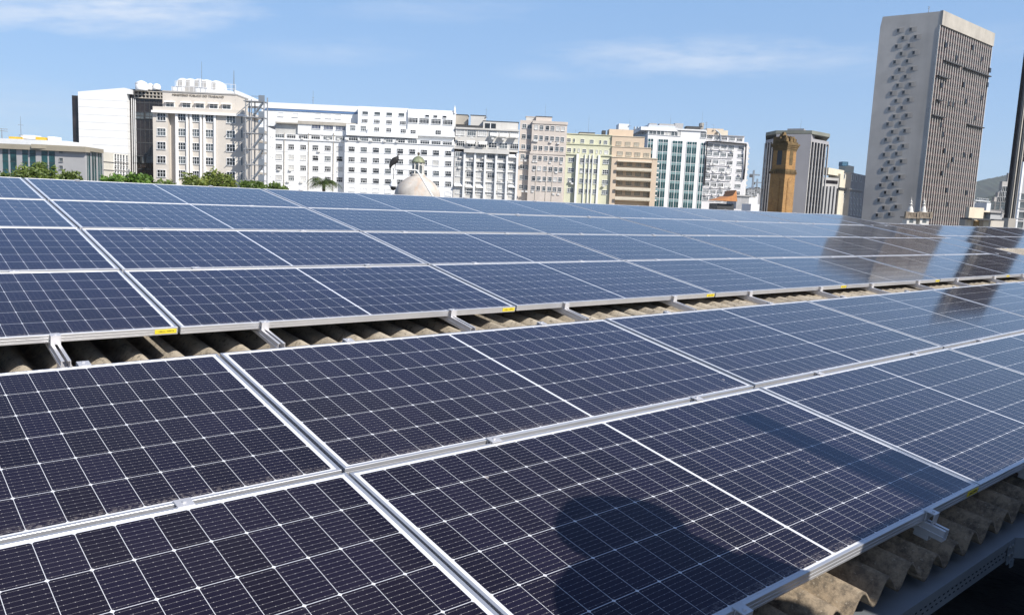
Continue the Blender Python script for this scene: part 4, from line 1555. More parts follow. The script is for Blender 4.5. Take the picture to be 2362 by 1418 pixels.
# ------------------------------------------------------------------ 11 low things between the blocks, cranes and the far city
t = roof_box(*z4(1560, 1242), z4(1780, 0)[0], z4(0, 1330)[1], 95, 'low hut with a sloping orange tiled roof', 'hut', M_dark, 'tiled_hut', 4)
w_ = (z4(1790, 0)[0] - z4(1560, 0)[0]) * 95 / FPX
MB().prism([(-.25, 1.1), (w_ + .1, 1.1), (w_ - .1, 2.4), (1.6, 1.75)], -.5, 4, 'y').build('roof', mat('orange_tiles', (.55, .24, .09), .8, 0, .12, 3), t)
roof_box(*z4(1812, 1150), z4(1975, 0)[0], z4(0, 1300)[1], 110, 'weathered pale shed with a flat lid, right of the orange hut', 'hut', mat('weathered_grey_sheet', (.42, .41, .40), .8, 0, .14, 1.2, .5), 'roof_shed', 5, M_conc)
roof_box(*z4(1975, 1168), z4(2085, 0)[0], z4(0, 1300)[1], 112, 'white cubic water box, upper of two beside the shed', 'tank', M_white, 'water_box', 4)
roof_box(*z4(2000, 1250), z4(2112, 0)[0], z4(0, 1330)[1], 100, 'white cubic box with a grille, lower of two beside the shed', 'tank', M_white, 'water_box', 4)


def crane(x, yb, yt, xl, xr, Z, label):
    a = CAM + ray(x, yb) * Z
    k_ = Z / FPX
    hd = Vector((RGT.x, RGT.y, 0)).normalized()
    t_ = thing('tower_crane', label, 'crane', (a.x, a.y, GROUND), math.atan2(hd.y, hd.x))
    zt_ = (CAM + ray(x, yt) * Z).z - GROUND
    MB().box(-.9, .9, -.9, .9, 0, zt_ + 5).build('mast', M_tray, t_)
    MB().box((xl - x) * k_, (xr - x) * k_, -.6, .6, zt_ - .8, zt_ + .8).build('jib', M_tray, t_)
    MB().box((xl - x) * k_, (xl - x) * k_ + 3, -1.2, 1.2, zt_ - 3, zt_).build('counterweight', M_dark, t_)


crane(z4(2010, 0)[0], 450, z4(0, 870)[1], z4(1960, 0)[0], z4(2090, 0)[0], 900, 'grey tower crane in the gap, taller of the two')
crane(z4(2065, 0)[0], 450, z4(0, 972)[1], z4(2010, 0)[0], z4(2120, 0)[0], 1100, 'grey tower crane in the gap, lower of the two')
cr = random.Random(5)
for i, (xa, xb, yt) in enumerate(((1915, 1955, 1060), (1945, 1990, 1090), (1985, 2030, 1045), (2020, 2065, 1070), (2050, 2105, 1030), (2095, 2145, 1045))):
    Zc = 560 + 40 * i
    bb = Bld('distant_block', 'hazy distant city block seen in the gap, %s' % nth(i), 'building', z4(xa, yt), Zc, z4(xb, yt + 3), Zc, group='distant city blocks')
    bb.part('wall', [M_concB, M_w10, M_off][i % 3], (z4(xa, yt), z4(xb, yt + 2), None, 0, 20))
    for r_ in range(3):
        bb.row([xa + 8, (xa + xb) / 2, xb - 8], (xa, yt + 18 + r_ * 22), (xb, yt + 20 + r_ * 22), 2.2, 2.2, 'none', 'dm', 0., conv=z4)
    bb.done()

# ------------------------------------------------------------------ 12 dark ribbed tower with concrete core
M_core = mat('mauve_grey_concrete', (.31, .30, .305), .85, 0, .04, .1, .14)
M_drk = mat('smoked_glass', (.020, .017, .020), .55, 0, .35, .25, spec=.08)
pts12 = [(350, 385, 316), (470, 368, 306), (900, 365, 300), (1112, 403, 310)]
W12 = []
for (xx, yy, Zz) in pts12:
    W12.append(CAM + ray(*z5(xx, yy)) * Zz)
zr = sum(p.z for p in W12) / 4
a = W12[1]
t = thing('ribbed_tower', 'dark ribbed glass tower with grey concrete core under an overhanging roof slab', 'tower', (a.x, a.y, GROUND))
L12 = [Vector((p.x - a.x, p.y - a.y)) for p in W12]
back = Vector((ray(1770, 380).x, ray(1770, 380).y)).normalized() * 26
poly = L12 + [L12[3] + back, L12[0] + back]
H12 = zr - GROUND


def inset(poly, d):
    c = sum(poly, Vector((0, 0))) / len(poly)
    return [p + (p - c).normalized() * d for p in poly]


MB().prism([tuple(p) for p in inset(poly, -.7)], 0, H12 - 1.0).build('glass_wall', M_drk, t)
MB().prism([tuple(p) for p in inset(poly, .1)], H12 - 1.2, H12).build('top_band', M_core, t)
n2 = (L12[2] - L12[1]).normalized()
nn = Vector((-n2.y, n2.x))
q = [L12[1] + n2 * .2, L12[2], L12[2] + nn * 8, L12[1] + nn * 8]
MB().prism([tuple(p - nn * .35) for p in q], 0, H12 + 1.5).build('core', M_core, t)
for (p0, p1, cnt) in ((L12[0], L12[1], 4), (L12[2], L12[3], 6)):
    e = (p1 - p0)
    for i in range(cnt + 1):
        c = p0 + e * (i / cnt)
        MB().box(c.x - .24, c.x + .24, c.y - .24, c.y + .24, 0, H12 - 1.15).build('rib', M_conc, t)
zz = 4.
while zz < H12 - 4:
    MB().prism([tuple(p) for p in inset(poly, -.6)], zz, zz + .9).build('spandrel', M_dark, t)
    zz += 3.6
MB().prism([tuple(p) for p in inset(poly, -5.5)], H12, H12 + 1.65).build('roof_storey', M_drk, t)
MB().prism([tuple(p) for p in inset(poly, .25)], H12 + 1.65, H12 + 2.9).build('roof_slab', mat('greenish_concrete', (.20, .205, .17), .9, 0, .1, .15, .3), t)
MB().prism([tuple(p) for p in inset(poly, -9)], H12 + 2.9, H12 + 4.4).build('plant_room', M_core, t)
antenna(z5(770, 0)[0], z5(0, 250)[1], z5(0, 130)[1], 312, 'thin aerial above the ribbed tower', .06)

# ------------------------------------------------------------------ 13 old brick chimney tower
M_brick = brick_mat()
M_soot = mat('mossy_cornice_brick', (.16, .105, .045), .95, 0, .3, 1.5, .5, (.04, .035, .015), bump=.5)
ZB = 112.0
kB = ZB / FPX
a = CAM + ray(*z5(590, 420)) * ZB
al = math.atan2(RGT.y, RGT.x) + R(36)
t = thing('brick_chimney', 'old square brick chimney with arched niches and crumbling corbelled crown', 'chimney', (a.x, a.y, GROUND), al)
hz = lambda y: (CAM + ray(*z5(590, y)) * ZB).z - GROUND
half = 275 * .19036 * kB / 2 / 1.395
zt, zc, zb = hz(475), hz(760), hz(1250)


def ring(mb, h, z0, z1_):
    mb.box(-h, h, -h, h, z0, z1_)


mb = MB()
for (h0, h1, z0, z1_) in ((half * 1.12, half * 1.05, 0, zc), (half * .985, half * .955, zc, zt)):
    mb.add([(-h0, -h0, z0), (h0, -h0, z0), (h0, h0, z0), (-h0, h0, z0), (-h1, -h1, z1_), (h1, -h1, z1_), (h1, h1, z1_), (-h1, h1, z1_)],
           [(0, 3, 2, 1), (4, 5, 6, 7), (0, 1, 5, 4), (1, 2, 6, 5), (2, 3, 7, 6), (3, 0, 4, 7)])
mb.build('shaft', M_brick, t)
mb = MB()
ring(mb, half * 1.10, zc - .1, zc + .22)
for i in range(9):
    q = -half * 1.05 + half * 2.1 * i / 8
    for sx in (-1, 1):
        mb.box(q - .1, q + .1, sx * half * 1.075 - .09, sx * half * 1.075 + .09, zc - .42, zc - .1)
        mb.box(sx * half * 1.075 - .09, sx * half * 1.075 + .09, q - .1, q + .1, zc - .42, zc - .1)
mb.build('corbel_band', M_soot, t)
cr_ = random.Random(8)
mb = MB()
for (k_, z0, z1_) in ((1.0, 0, .25), (1.07, .25, .5), (1.15, .5, .72), (1.23, .72, .95), (1.06, .95, 1.2)):
    ring(mb, half * k_, zt - .5 + z0, zt - .5 + z1_)
cm = mb.build('crown', M_soot, t)
mb = MB()
zz = zt + .75
for i in range(46):
    x_, y_ = cr_.uniform(-1, 1) * half * .95, cr_.uniform(-1, 1) * half * .95
    h_ = cr_.uniform(.25, 1.0) * (1 if abs(x_) + abs(y_) > half * .7 else 1.7)
    w_ = cr_.uniform(.16, .34)
    mb.box(x_ - w_, x_ + w_, y_ - w_, y_ + w_, zz - .02 - i * .001, zz + h_ * .8)
mb.build('broken_top', M_soot, cm)
# arched blind niches: upper open arch and lower panel, on the four faces
def arch(mb, w, z0, z1_, depth, face, out):
    pts = [(-w, z0), (w, z0), (w, z1_ - w)] + [(w * math.cos(q * math.pi / 8), z1_ - w * 1.2 + w * 1.6 * math.sin(q * math.pi / 8)) for q in range(1, 8)] + [(-w, z1_ - w)]
    ca, sa = math.cos(face), math.sin(face)
    vs = []
    for (d_) in (out, out - depth):
        for (x_, z_) in pts:
            vs.append((x_ * ca + d_ * sa, x_ * sa - d_ * ca, z_))
    n_ = len(pts)
    mb.add(vs, [tuple(range(n_)), tuple(range(n_, 2 * n_))[::-1]] + [(i, (i + 1) % n_, (i + 1) % n_ + n_, i + n_) for i in range(n_)])


for f_ in range(4):
    mb = MB()
    arch(mb, half * .34, hz(690), hz(505), .3, f_ * R(90), half * .985)
    o = mb.build('niche', M_dark if f_ % 2 else M_soot, t)
    mb = MB()
    arch(mb, half * .42, hz(1420), hz(850), .3, f_ * R(90), half * 1.125)
    arch(mb, half * .30, hz(1420), hz(880), .3, f_ * R(90), half * 1.14)
    mb.build('blind_arch', M_brick, t)

# ------------------------------------------------------------------ 14 grey cluster between ribbed tower and concrete tower
b = Bld('grey_rib_block', 'low grey block with white-capped vertical ribs behind the ribbed tower', 'office building', z5(1040, 850), 330, z5(1230, 865))
b.part('wall', M_conc, (z5(1030, 830), z5(1235, 850), None, 0, 5))
b.part('glass_band', M_drk, (z5(1060, 865), z5(1222, 880), z5(0, 905)[1], -.2, .1))
for xx in (1070, 1112, 1155, 1198):
    b.part('rib', M_off, (z5(xx - 10, 945), z5(xx + 12, 946), None, -1.0, 0))
b.part('glass_wall', M_drk, (z5(1055, 960), z5(1225, 970), None, -.15, .1))
b.done()
M_cr14 = mat('cream_render', (.62, .56, .44), .8, 0, .05, .15, .3)
b = Bld('cream_corner_block', 'cream corner block with a blue roof tank stand and dark cornice', 'apartment block', z5(1262, 745), 345, z5(1400, 770))
b.part('wall', M_cr14, (z5(1255, 800), z5(1395, 810), None, 0, 5), (z5(1110, 735), z5(1420, 760), z5(0, 800)[1], 1, 5), (z5(1320, 690), z5(1420, 700), z5(0, 760)[1], 3, 6))
b.part('cornice', M_dark, (z5(1250, 960), z5(1400, 975), z5(0, 982)[1], -.6, .3))
for yy in (825, 1010, 1065, 1120, 1180, 1240):
    b.row([1300, 1345], (1300, yy), (1345, yy + 5), 1.6, 2.0, 'plain', 'md', 0, conv=z5)
b.done()
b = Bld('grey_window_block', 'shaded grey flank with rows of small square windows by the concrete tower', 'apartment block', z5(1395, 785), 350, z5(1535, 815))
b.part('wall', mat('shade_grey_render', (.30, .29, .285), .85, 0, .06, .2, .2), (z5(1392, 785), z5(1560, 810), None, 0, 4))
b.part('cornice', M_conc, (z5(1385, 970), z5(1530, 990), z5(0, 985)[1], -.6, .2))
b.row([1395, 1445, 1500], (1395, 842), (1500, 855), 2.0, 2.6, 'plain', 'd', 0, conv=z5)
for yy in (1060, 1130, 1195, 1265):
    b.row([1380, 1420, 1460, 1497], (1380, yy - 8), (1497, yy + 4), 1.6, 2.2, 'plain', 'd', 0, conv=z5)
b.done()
t = roof_box(*z5(1280, 645), z5(1350, 0)[0], z5(0, 690)[1], 350, 'blue roof tank on the cream corner block', 'tank', mat('blue_tank', (.05, .14, .22), .5), 'roof_tank', 4)

# ------------------------------------------------------------------ 15 tall concrete tower
HT = z6(548, 70)
ZT = 372.0
bl = Bld('concrete_tower', 'tall grey concrete tower with blank side and finned front, highest in the picture', 'tower', z6(200, 104), 387, HT, ZT)
bl.part('blank_wall', M_conc)
bpy.data.objects.remove(bl.root.children[0])
sR, zT = bl.pt(*HT)
s1, z_1 = bl.pt(*z6(185, 165))
sL0, _ = bl.pt(*z6(200, 104))
sR = bl.pt(*z6(553, 70))[0]
DEP = 3.0
ev = Vector((0, 0))
# right face direction from its far top corner, same height
cR = CAM + ray(*HT) * ZT
d = ray(*z6(862, 210))
ZR_ = (cR.z - CAM.z) / d.z
cF = CAM + d * ZR_
vR = Vector((cF.x - cR.x, cF.y - cR.y, 0))
wR = vR.length
lx, ly = vR.dot(bl.es), vR.dot(bl.en)
P0, P1 = Vector((s1, 0)), Vector((sR, 0))
P2 = P1 + Vector((lx, ly))
P3_ = P0 + Vector((lx, ly))
mb = MB()
# body as prism of the chamfered side profile, swept along the front direction
prof = [(s1, 0), (sR, 0), (sR, zT), (sL0, zT), (s1, z_1)]
n_ = len(prof)
mb.add([(s_, 0, z_) for s_, z_ in prof] + [(s_ + lx * .985, ly * .985, z_) for s_, z_ in prof],
       [tuple(range(n_)), tuple(range(n_, 2 * n_))[::-1]] + [(i, (i + 1) % n_, (i + 1) % n_ + n_, i + n_) for i in range(n_)])
mb.build('concrete_body', mat('tower_concrete', (.56, .515, .46), .92, 0, .13, .045, .40, (.20, .19, .175)), bl.root)
fr = Vector((lx, ly)).normalized()
ang = math.atan2(ly, lx)
no = Vector((fr.y, -fr.x))         # outward from the finned front


def front(name, m, boxes):
    """boxes in (along front, outwards, z)"""
    o_ = bpy.data.objects.new(name, None)
    mb_ = MB()
    for (a0, a1, o0, o1, z0, z1_) in boxes:
        vs = []
        for z_ in (z0, z1_):
            for (aa, oo) in ((a0, o0), (a1, o0), (a1, o1), (a0, o1)):
                p_ = P1 + fr * aa + no * oo
                vs.append((p_.x, p_.y, z_))
        mb_.add(vs, [(0, 3, 2, 1), (4, 5, 6, 7), (0, 1, 5, 4), (1, 2, 6, 5), (2, 3, 7, 6), (3, 0, 4, 7)])
    bpy.data.objects.remove(o_)
    return mb_.build(name, m, bl.root)


zBand = (CAM + ray(*z6(555, 152)) * ZT).z - GROUND
M_red = mat('rust_spandrel', (.075, .045, .040), .6, 0, .2, .3)
M_fin = mat('cream_fin', (.64, .60, .53), .8, 0, .05, .2, .2)
front('roof_band', M_concB, [(0, wR, -.3, 1.1, zBand, zT + .3)])
NF = 23
st_ = wR / NF
fl_h = 3.55
M_tg = mat('brown_glass', (.045, .032, .030), .35, 0, .3, .3, spec=.2)
for i in range(NF):
    g = front('glass_strip', M_tg, [(i * st_ + .25, (i + 1) * st_ - .2, -.1, .12, 0, zBand)])
zz = zBand - .6
while zz > 8:
    front('spandrel', M_red, [(.05, wR - .05, .12, .2, zz - 1.4, zz)])
    zz -= fl_h
for i in range(NF + 1):
    front('fin', M_fin, [(i * st_ - .18, i * st_ + .18, -.05, .5, 0, zBand)])


def front_px(x, y):
    """pixel on the finned front -> (along, z)"""
    p1 = bl.o + bl.es * P1.x + bl.en * P1.y
    f3 = bl.es * fr.x + bl.en * fr.y
    n3 = bl.es * no.x + bl.en * no.y
    d_ = ray(x, y)
    tt = (p1 - CAM).dot(n3) / d_.dot(n3)
    q_ = CAM + d_ * tt - p1
    return q_.dot(f3), q_.z


for (xa, ya, xb, yb) in ((562, 368, 665, 403), (680, 408, 838, 468), (490, 698, 560, 712), (700, 752, 797, 777), (520, 462, 585, 475), (515, 605, 545, 612)):
    a0, za = front_px(*z6(xa, ya))
    a1, zb_ = front_px(*z6(xb, yb))
    zm = (za + zb_) / 2
    front('sunshade', M_dark, [(a0, a1, .2, 1.7, zm - .35, zm + .15)])
for (xx, yy) in ((548, 515), (685, 512), (638, 350), (790, 357), (740, 288), (575, 272), (590, 628), (618, 632), (695, 612), (545, 755), (557, 812), (570, 912), (685, 935), (618, 965), (590, 1000), (555, 1048), (730, 940), (748, 715), (700, 1165), (582, 1150), (580, 1235), (843, 425), (828, 512), (790, 592)):
    a0, za = front_px(*z6(xx, yy))
    front('open_sash', M_black, [(a0 - 1.1, a0 + 1.1, .15, .75, za - 1.3, za + .9)])
# hooded slit windows on the blank side
M_hood = mat('darker_concrete', (.33, .31, .285), .95, 0, .1, .4, .4)
hy = [187, 232, 283, 327, 378, 423, 472, 519, 567, 612, 660, 706, 753, 799, 847, 891, 937, 983, 1028, 1077, 1122, 1166, 1213, 1258, 1303]
hood_me = None
for i, yy in enumerate(hy):
    f_ = i / 24
    xl = (299 - 129 * f_) if i % 2 == 0 else (333 - 129 * f_)
    for j, (dx, dy) in enumerate(((0, 0), (75, -6))):
        s_, z_ = bl.pt(*z6(xl + dx - 14, yy + dy))
        if hood_me is None:
            mb_ = MB()
            mb_.add([(0, 0, -1.25), (3.9, 0, -1.35), (3.9, 0, 1.35), (0, 0, 1.25), (.1, -.2, -1.15), (1.5, -.2, -1.2), (1.5, -.2, 1.2), (.1, -.2, 1.15)],
                    [(0, 1, 5, 4), (1, 2, 6, 5), (2, 3, 7, 6), (3, 0, 4, 7), (4, 5, 6, 7), (0, 3, 2, 1)])
            hood_me = mb_.mesh('window_hood', M_hood)
            pane_me = MB().box(.25, 1.35, -.24, -.18, -.75, .75).mesh('pane', M_glassD)
        o = link('window_hood', hood_me, bl.root)
        o.location = (s_, 0, z_)
        o.scale = (.86, 1, .86)
        link('pane', pane_me, o)
antenna(z6(478, 0)[0], z6(0, 76)[1], z6(0, 42)[1], 386, 'small mast on top of the concrete tower', .22, ((.6, .8), (.9, .8)))

# ------------------------------------------------------------------ 16 twin church towers
M_ch = mat('old_white_stucco', (.66, .63, .57), .85, 0, .08, .6, .45, (.25, .23, .19))
M_chs = mat('dirty_balustrade', (.27, .22, .165), .9, 0, .2, 1.0, .5)
for i, xx in enumerate((1100, 1248)):
    kx = 472 / 2362  # crop 1880..2362 scale (0.20406)
    X = 1880 + xx * .20406
    Y = lambda y: 470 + y * .20406
    ZC = 150.0
    a = CAM + ray(X, Y(100)) * ZC
    t = thing('church_belfry', 'white baroque church belfry with onion spire, %s one' % ('left' if i == 0 else 'right'), 'church tower', (a.x, a.y, GROUND), math.atan2(RGT.y, RGT.x), 'twin church belfries')
    zz = lambda y: (CAM + ray(X, Y(y)) * ZC).z - GROUND
    r = 52 * .20406 * ZC / FPX
    MB().box(-r * 1.0, r * 1.0, 0, r * 2, 0, zz(165)).build('tower', M_ch, t)
    mb = MB()
    mb.box(-r * 1.45, r * 1.35, -.35, r * 2.3, zz(165), zz(150))
    for q in range(9):
        x_ = -r * 1.3 + q * r * .32
        mb.box(x_ - .1, x_ + .1, -.25, 0, zz(150), zz(108))
    mb.box(-r * 1.4, r * 1.3, -.32, .1, zz(108), zz(96))
    for q in (-1.3, 1.15):
        mb.box(q * r - .25, q * r + .25, -.4, .2, zz(165), zz(92))
    mb.build('balustrade', M_chs, t)
    h0 = zz(100)
    k_ = .20406 * ZC / FPX
    MB().lathe([(38 * k_, h0), (30 * k_, h0 + 20 * k_), (26 * k_, h0 + 45 * k_), (18 * k_, h0 + 62 * k_), (13 * k_, h0 + 80 * k_), (20 * k_, h0 + 86 * k_), (20 * k_, h0 + 92 * k_), (11 * k_, h0 + 97 * k_),
                (9 * k_, h0 + 118 * k_), (13 * k_, h0 + 124 * k_), (6 * k_, h0 + 134 * k_), (3 * k_, h0 + 150 * k_), (.6 * k_, h0 + 178 * k_)], 0, r, 12).build('spire', M_ch, t)
    MB().lathe([(21.5 * k_, h0 + 84 * k_), (21.5 * k_, h0 + 89 * k_)], 0, r, 12).build('dark_ring', M_dark, t)
    mb = MB()
    arch(mb, r * .42, zz(215), zz(175), .25, 0, .06)
    mb.build('bell_opening', M_glassM, t)

# ------------------------------------------------------------------ 17 far right: stepped block, roofs, dark tower, grey block
M_st = mat('warm_grey_render', (.46, .43, .40), .85, 0, .05, .15, .2)
b = Bld('stepped_block', 'stepped grey art-deco block rising beside the dark tower at far right', 'apartment block', z7(800, 815), 420, z7(1150, 830))
b.part('wall', M_st, (z7(820, 812), z7(1200, 828), None, 0, 3), (z7(892, 702), z7(1200, 718), z7(0, 830)[1], 3, 6), (z7(970, 592), z7(1200, 605), z7(0, 715)[1], 6, 9), (z7(1062, 365), z7(1250, 375), z7(0, 600)[1], 9, 12), (z7(1195, 180), z7(1300, 186), z7(0, 380)[1], 12, 14))
b.row([1020, 1060, 1132, 1160], (1020, 672), (1160, 682), 1.6, 4.2, 'none', 'd', 6., conv=z7)
b.row([975, 1015, 1090, 1130], (975, 785), (1130, 790), 1.6, 3.8, 'none', 'd', 3., conv=z7)
b.row([1085, 1120], (1085, 555), (1120, 556), 1.6, 4, 'none', 'd', 9., conv=z7)
b.row([845, 950, 1075], (845, 890), (1075, 905), 2.6, 4.2, 'tall', 'm', 0., conv=z7, fm=M_st)
b.done()
b = Bld('pale_roof_terrace', 'pale distant low block with a white roof edge under the hill', 'building', z7(455, 775), 520, z7(800, 805))
b.part('wall', M_off, (z7(430, 800), z7(830, 822), None, 0, 3))
b.part('roof_edge', M_white, (z7(470, 770), z7(800, 800), z7(0, 785)[1], -.8, 3))
b.row([520, 565, 610, 650, 690, 730], (520, 800), (730, 812), 4, 4, 'none', 'dm', -.2, conv=z7)
b.done()
roof_box(*z7(725, 832), z7(815, 0)[0], z7(0, 1000)[1], 300, 'bright white stepped box in front of the stepped block', 'building', M_white, 'white_block', 8)
M_bg = mat('sunlit_beige_wall', (.58, .50, .38), .85, 0, .05, .6, .25)
b = Bld('beige_roof_block', 'sunlit beige block with a dark canopy and timber doors at far right', 'building', z7(365, 930), 120, z7(670, 950))
b.part('wall', M_bg, (z7(350, 925), z7(665, 945), z7(0, 1165)[1], 0, .5), (z7(330, 1150), z7(395, 1160), None, 0, .5), (z7(650, 995), z7(790, 1008), z7(0, 1190)[1], .5, .9))
b.part('canopy', M_dark, (z7(395, 1165), z7(1100, 1195), z7(0, 1195)[1], -1.2, .5))
b.part('back_wall', M_concB, (z7(395, 1190), z7(1100, 1210), None, 1.2, 3))
b.part('timber_door', mat('worn_ochre_door', (.34, .22, .09), .8, 0, .15, 1.2), (z7(465, 1215), z7(640, 1222), None, 1.0, 1.2))
b.part('pale_pillar', M_bg, (z7(650, 1220), z7(770, 1226), None, .4, 1.0))
b.part('grey_wall', M_off, (z7(805, 1060), z7(1060, 1080), z7(0, 1200)[1], -.3, .4))
b.part('dark_lintel', M_dark, (z7(800, 1035), z7(1065, 1060), z7(0, 1062)[1], -.5, .5))
b.done()
a = CAM + ray(*z7(1045, 1015)) * 121
t = thing('satellite_dish', 'white dish seen edge-on above the beige roof block', 'satellite dish', (a.x, a.y, a.z))
md = MB()
md.lathe([(.05, 0), (.35, .05), (.6, .14), (.62, .16), (.3, .1), (.05, .06)], 0, 0, 16)
o = md.build('reflector', M_white, t)
o.rotation_euler = (R(50), R(35), 0)
MB().tube([(0, 0, -.9), (0, 0, 0)], .05, 6).build('post', M_tray, t)
a = CAM + ray(2345, 120) * 330
b = Bld('dark_edge_tower', 'dark glass tower with stone ribs cut by the right edge of the picture', 'tower', (2346, 205), 300, (2470, 240))
zt = b.top
s00 = b.pt(*z7(1130, 1080))[0] + 1.5
MB().box(s00, s00 + 46, 0, 1.2, 0, zt + 34).build('glass_wall', M_drk, b.root)
for q in (0, 1.6, 3.6, 5.4, 9.4, 11.2):
    MB().box(s00 + q, s00 + q + (.7 if q else .4), -.5, .05, 0, zt + 34).build('rib', M_concB if q in (1.6, 5.4) else M_dark, b.root)
mb = MB()
zz = 6
while zz < zt + 33:
    mb.box(s00, s00 + 46, -.06, .02, zz, zz + .5)
    zz += 3.5
mb.build('spandrels', M_dark, b.root)
b.done()
b = Bld('grey_edge_block', 'pale grey block with small windows at the very right edge', 'apartment block', z7(1500, 150), 170, z7(1900, 170))
s00 = b.pt(*z7(1350, 1330))[0]
MB().box(s00, s00 + 26, 0, .6, 0, b.top + 2).build('wall', M_off, b.root)
MB().box(s00 - .15, s00 + .25, -.12, .4, 0, b.top + 2).build('corner_trim', M_white, b.root)
for yy, xx in ((700, 1500), (880, 1478), (1100, 1455), (1310, 1425)):
    b.win(*z7(xx, yy), 1.5, 1.3, 'plain', 'm', 0., M_conc)
b.done()
roof_box(*z7(1200, 1165), z7(1360, 0)[0], z7(0, 1400)[1], 150, 'low grey parapet between the dark tower and the grey block', 'wall', M_concB, 'roof_parapet', 6)

# ------------------------------------------------------------------ 18 church dome with lantern
ZD = 150.0
kd = ZD / FPX * (200 / 2026)
zl = lambda x, y: (860 + x * 200 / 2026, 330 + y * 140 / 1418)
a = CAM + ray(*zl(1055, 770)) * ZD
M_dome = mat('stained_dome_plaster', (.50, .455, .40), .85, 0, .12, .6, .7, (.46, .27, .15))
M_cop = mat('verdigris_copper', (.24, .27, .17), .6, .2, .25, 1.5, .5, (.26, .17, .08))
t = thing('church_dome', 'stained pale church dome crowned by a lantern with green copper cap', 'dome', (a.x, a.y, GROUND), .3)
h0 = a.z - GROUND
prof = []
for q in range(13):
    th = q / 12 * R(82)
    prof.append((kd * 150 + (kd * 640 - kd * 150) * math.cos(th) ** 1.0, h0 - kd * 560 + kd * 560 * math.sin(th) / math.sin(R(82))))
prof = [(545, -600), (540, -450), (525, -370), (505, -310), (478, -255), (435, -195), (375, -140), (305, -90), (230, -40), (150, 0)]
MB().lathe([(kd * 545, 0)] + [(kd * r_, h0 + kd * z_) for r_, z_ in prof], 0, 0, 32).build('dome_shell', M_dome, t, True)
MB().lathe([(kd * 175, h0 - kd * 10), (kd * 175, h0 + kd * 25), (kd * 160, h0 + kd * 45), (kd * 150, h0 + kd * 45)], 0, 0, 24).build('base_ring', M_dome, t)
hl0, hl1 = h0 + kd * 45, h0 + kd * 300
lan = MB().lathe([(kd * 118, hl0), (kd * 118, hl1)], 0, 0, 8).build('lantern', M_ch, t)
for q in range(8):
    an = q * R(45) + R(22.5)
    mb = MB()
    c_, s_ = math.cos(an), math.sin(an)
    rr_ = kd * 118
    arch(mb, kd * 34, hl0 + kd * 10, hl0 + kd * 195, kd * 20, an + R(90), rr_ * math.cos(R(22.5)) + kd * 4)
    mb.build('arched_opening', M_glassM, lan)
    an = q * R(45)
    c_, s_ = math.cos(an), math.sin(an)
    MB().lathe([(kd * 19, hl0), (kd * 15, hl0 + kd * 12), (kd * 15, hl1 - kd * 15), (kd * 21, hl1)], c_ * kd * 128, s_ * kd * 128, 8).build('column', M_ch, lan)
MB().lathe([(kd * 150, hl1), (kd * 158, hl1 + kd * 20), (kd * 150, hl1 + kd * 30), (kd * 135, hl1 + kd * 75), (kd * 100, hl1 + kd * 118), (kd * 55, hl1 + kd * 145), (kd * 14, hl1 + kd * 158), (kd * 9, hl1 + kd * 190)], 0, 0, 24).build('copper_cap', M_cop, t, True)
hb = hl1 + kd * 212
MB().lathe([(kd * 6, hb - kd * 34)] + [(kd * 32 * math.cos(th * math.pi / 16), hb + kd * 32 * math.sin(th * math.pi / 16)) for th in range(-7, 8)] + [(kd * 2, hb + kd * 33)], 0, 0, 14).build('ball', mat('dark_bronze', (.10, .075, .05), .6), t, True)
MB().tube([(0, 0, hb + kd * 25), (0, 0, hb + kd * 260)], kd * 4, 6).build('rod', M_conc, t)

# ------------------------------------------------------------------ camera pole, dome camera and the vulture on it
ZP = 26.0
kp = ZP / FPX
Pp = lambda x, y: CAM + ray(*zl(x, y)) * ZP
lower = thing('neighbour_roof', 'plain grey neighbouring flat roof hidden behind the ridge', 'building', (Pp(1340, 1150).x, Pp(1340, 1150).y, GROUND))
MB().box(-9, 14, -2.5, 18, 0, -2.6 - GROUND).build('block', M_wall, lower)
pole = thing('camera_pole', 'white bent pipe pole rising behind the ridge of panels', 'pole', tuple(Pp(1340, 1150)))
pr = lambda v: v - Pp(1340, 1150)
d_ = (Pp(1040, 645) - Pp(1340, 1150)).normalized()
foot = Pp(1340, 1150) - d_ * 3.2
foot.z = max(foot.z, -2.6)
M_pole = mat('white_pipe', (.72, .72, .70), .5, 0, .06, 3)
MB().tube([pr(foot), pr(Pp(1340, 1150)), pr(Pp(1065, 690)), pr(Pp(1035, 645)), pr(Pp(1000, 635)), pr(Pp(520, 612)), pr(Pp(490, 614))], .026, 10).build('pipe', M_pole, pole, True)
MB().tube([pr(Pp(496, 600)), pr(Pp(488, 720)), pr(Pp(480, 880))], .018, 8).build('drop_pipe', M_conc, pole, True)
MB().box(*[c for c in (-.03, .03)], -.03, .03, -.03, .03).build('joint', M_pole, pole).location = pr(Pp(496, 612))
cc = thing('dome_camera', 'white dome security camera hanging from the pole end', 'security camera', tuple(Pp(480, 860)))
hh = 1110 - 860
kk = kp * 200 / 2026
MB().lathe([(kk * 22, kk * 10), (kk * 34, -kk * 20), (kk * 62, -kk * 70), (kk * 88, -kk * 125), (kk * 92, -kk * 150), (kk * 84, -kk * 158)], 0, 0, 20).build('housing', M_white, cc, True)
MB().lathe([(kk * 70, -kk * 155)] + [(kk * 66 * math.cos(q * R(10)), -kk * 180 - kk * 66 * math.sin(q * R(10))) for q in range(0, 9)], 0, 0, 20).build('lens_dome', M_black, cc, True)

M_fea = mat('black_feathers', (.016, .015, .016), .7, 0, .4, 14)
M_skin_v = mat('grey_wrinkled_skin', (.09, .085, .085), .7, 0, .2, 30)
ft = Pp(512, 598)
vt = thing('vulture', 'black vulture perched on the pole above the dome camera', 'bird', tuple(ft), math.atan2(RGT.y, RGT.x))


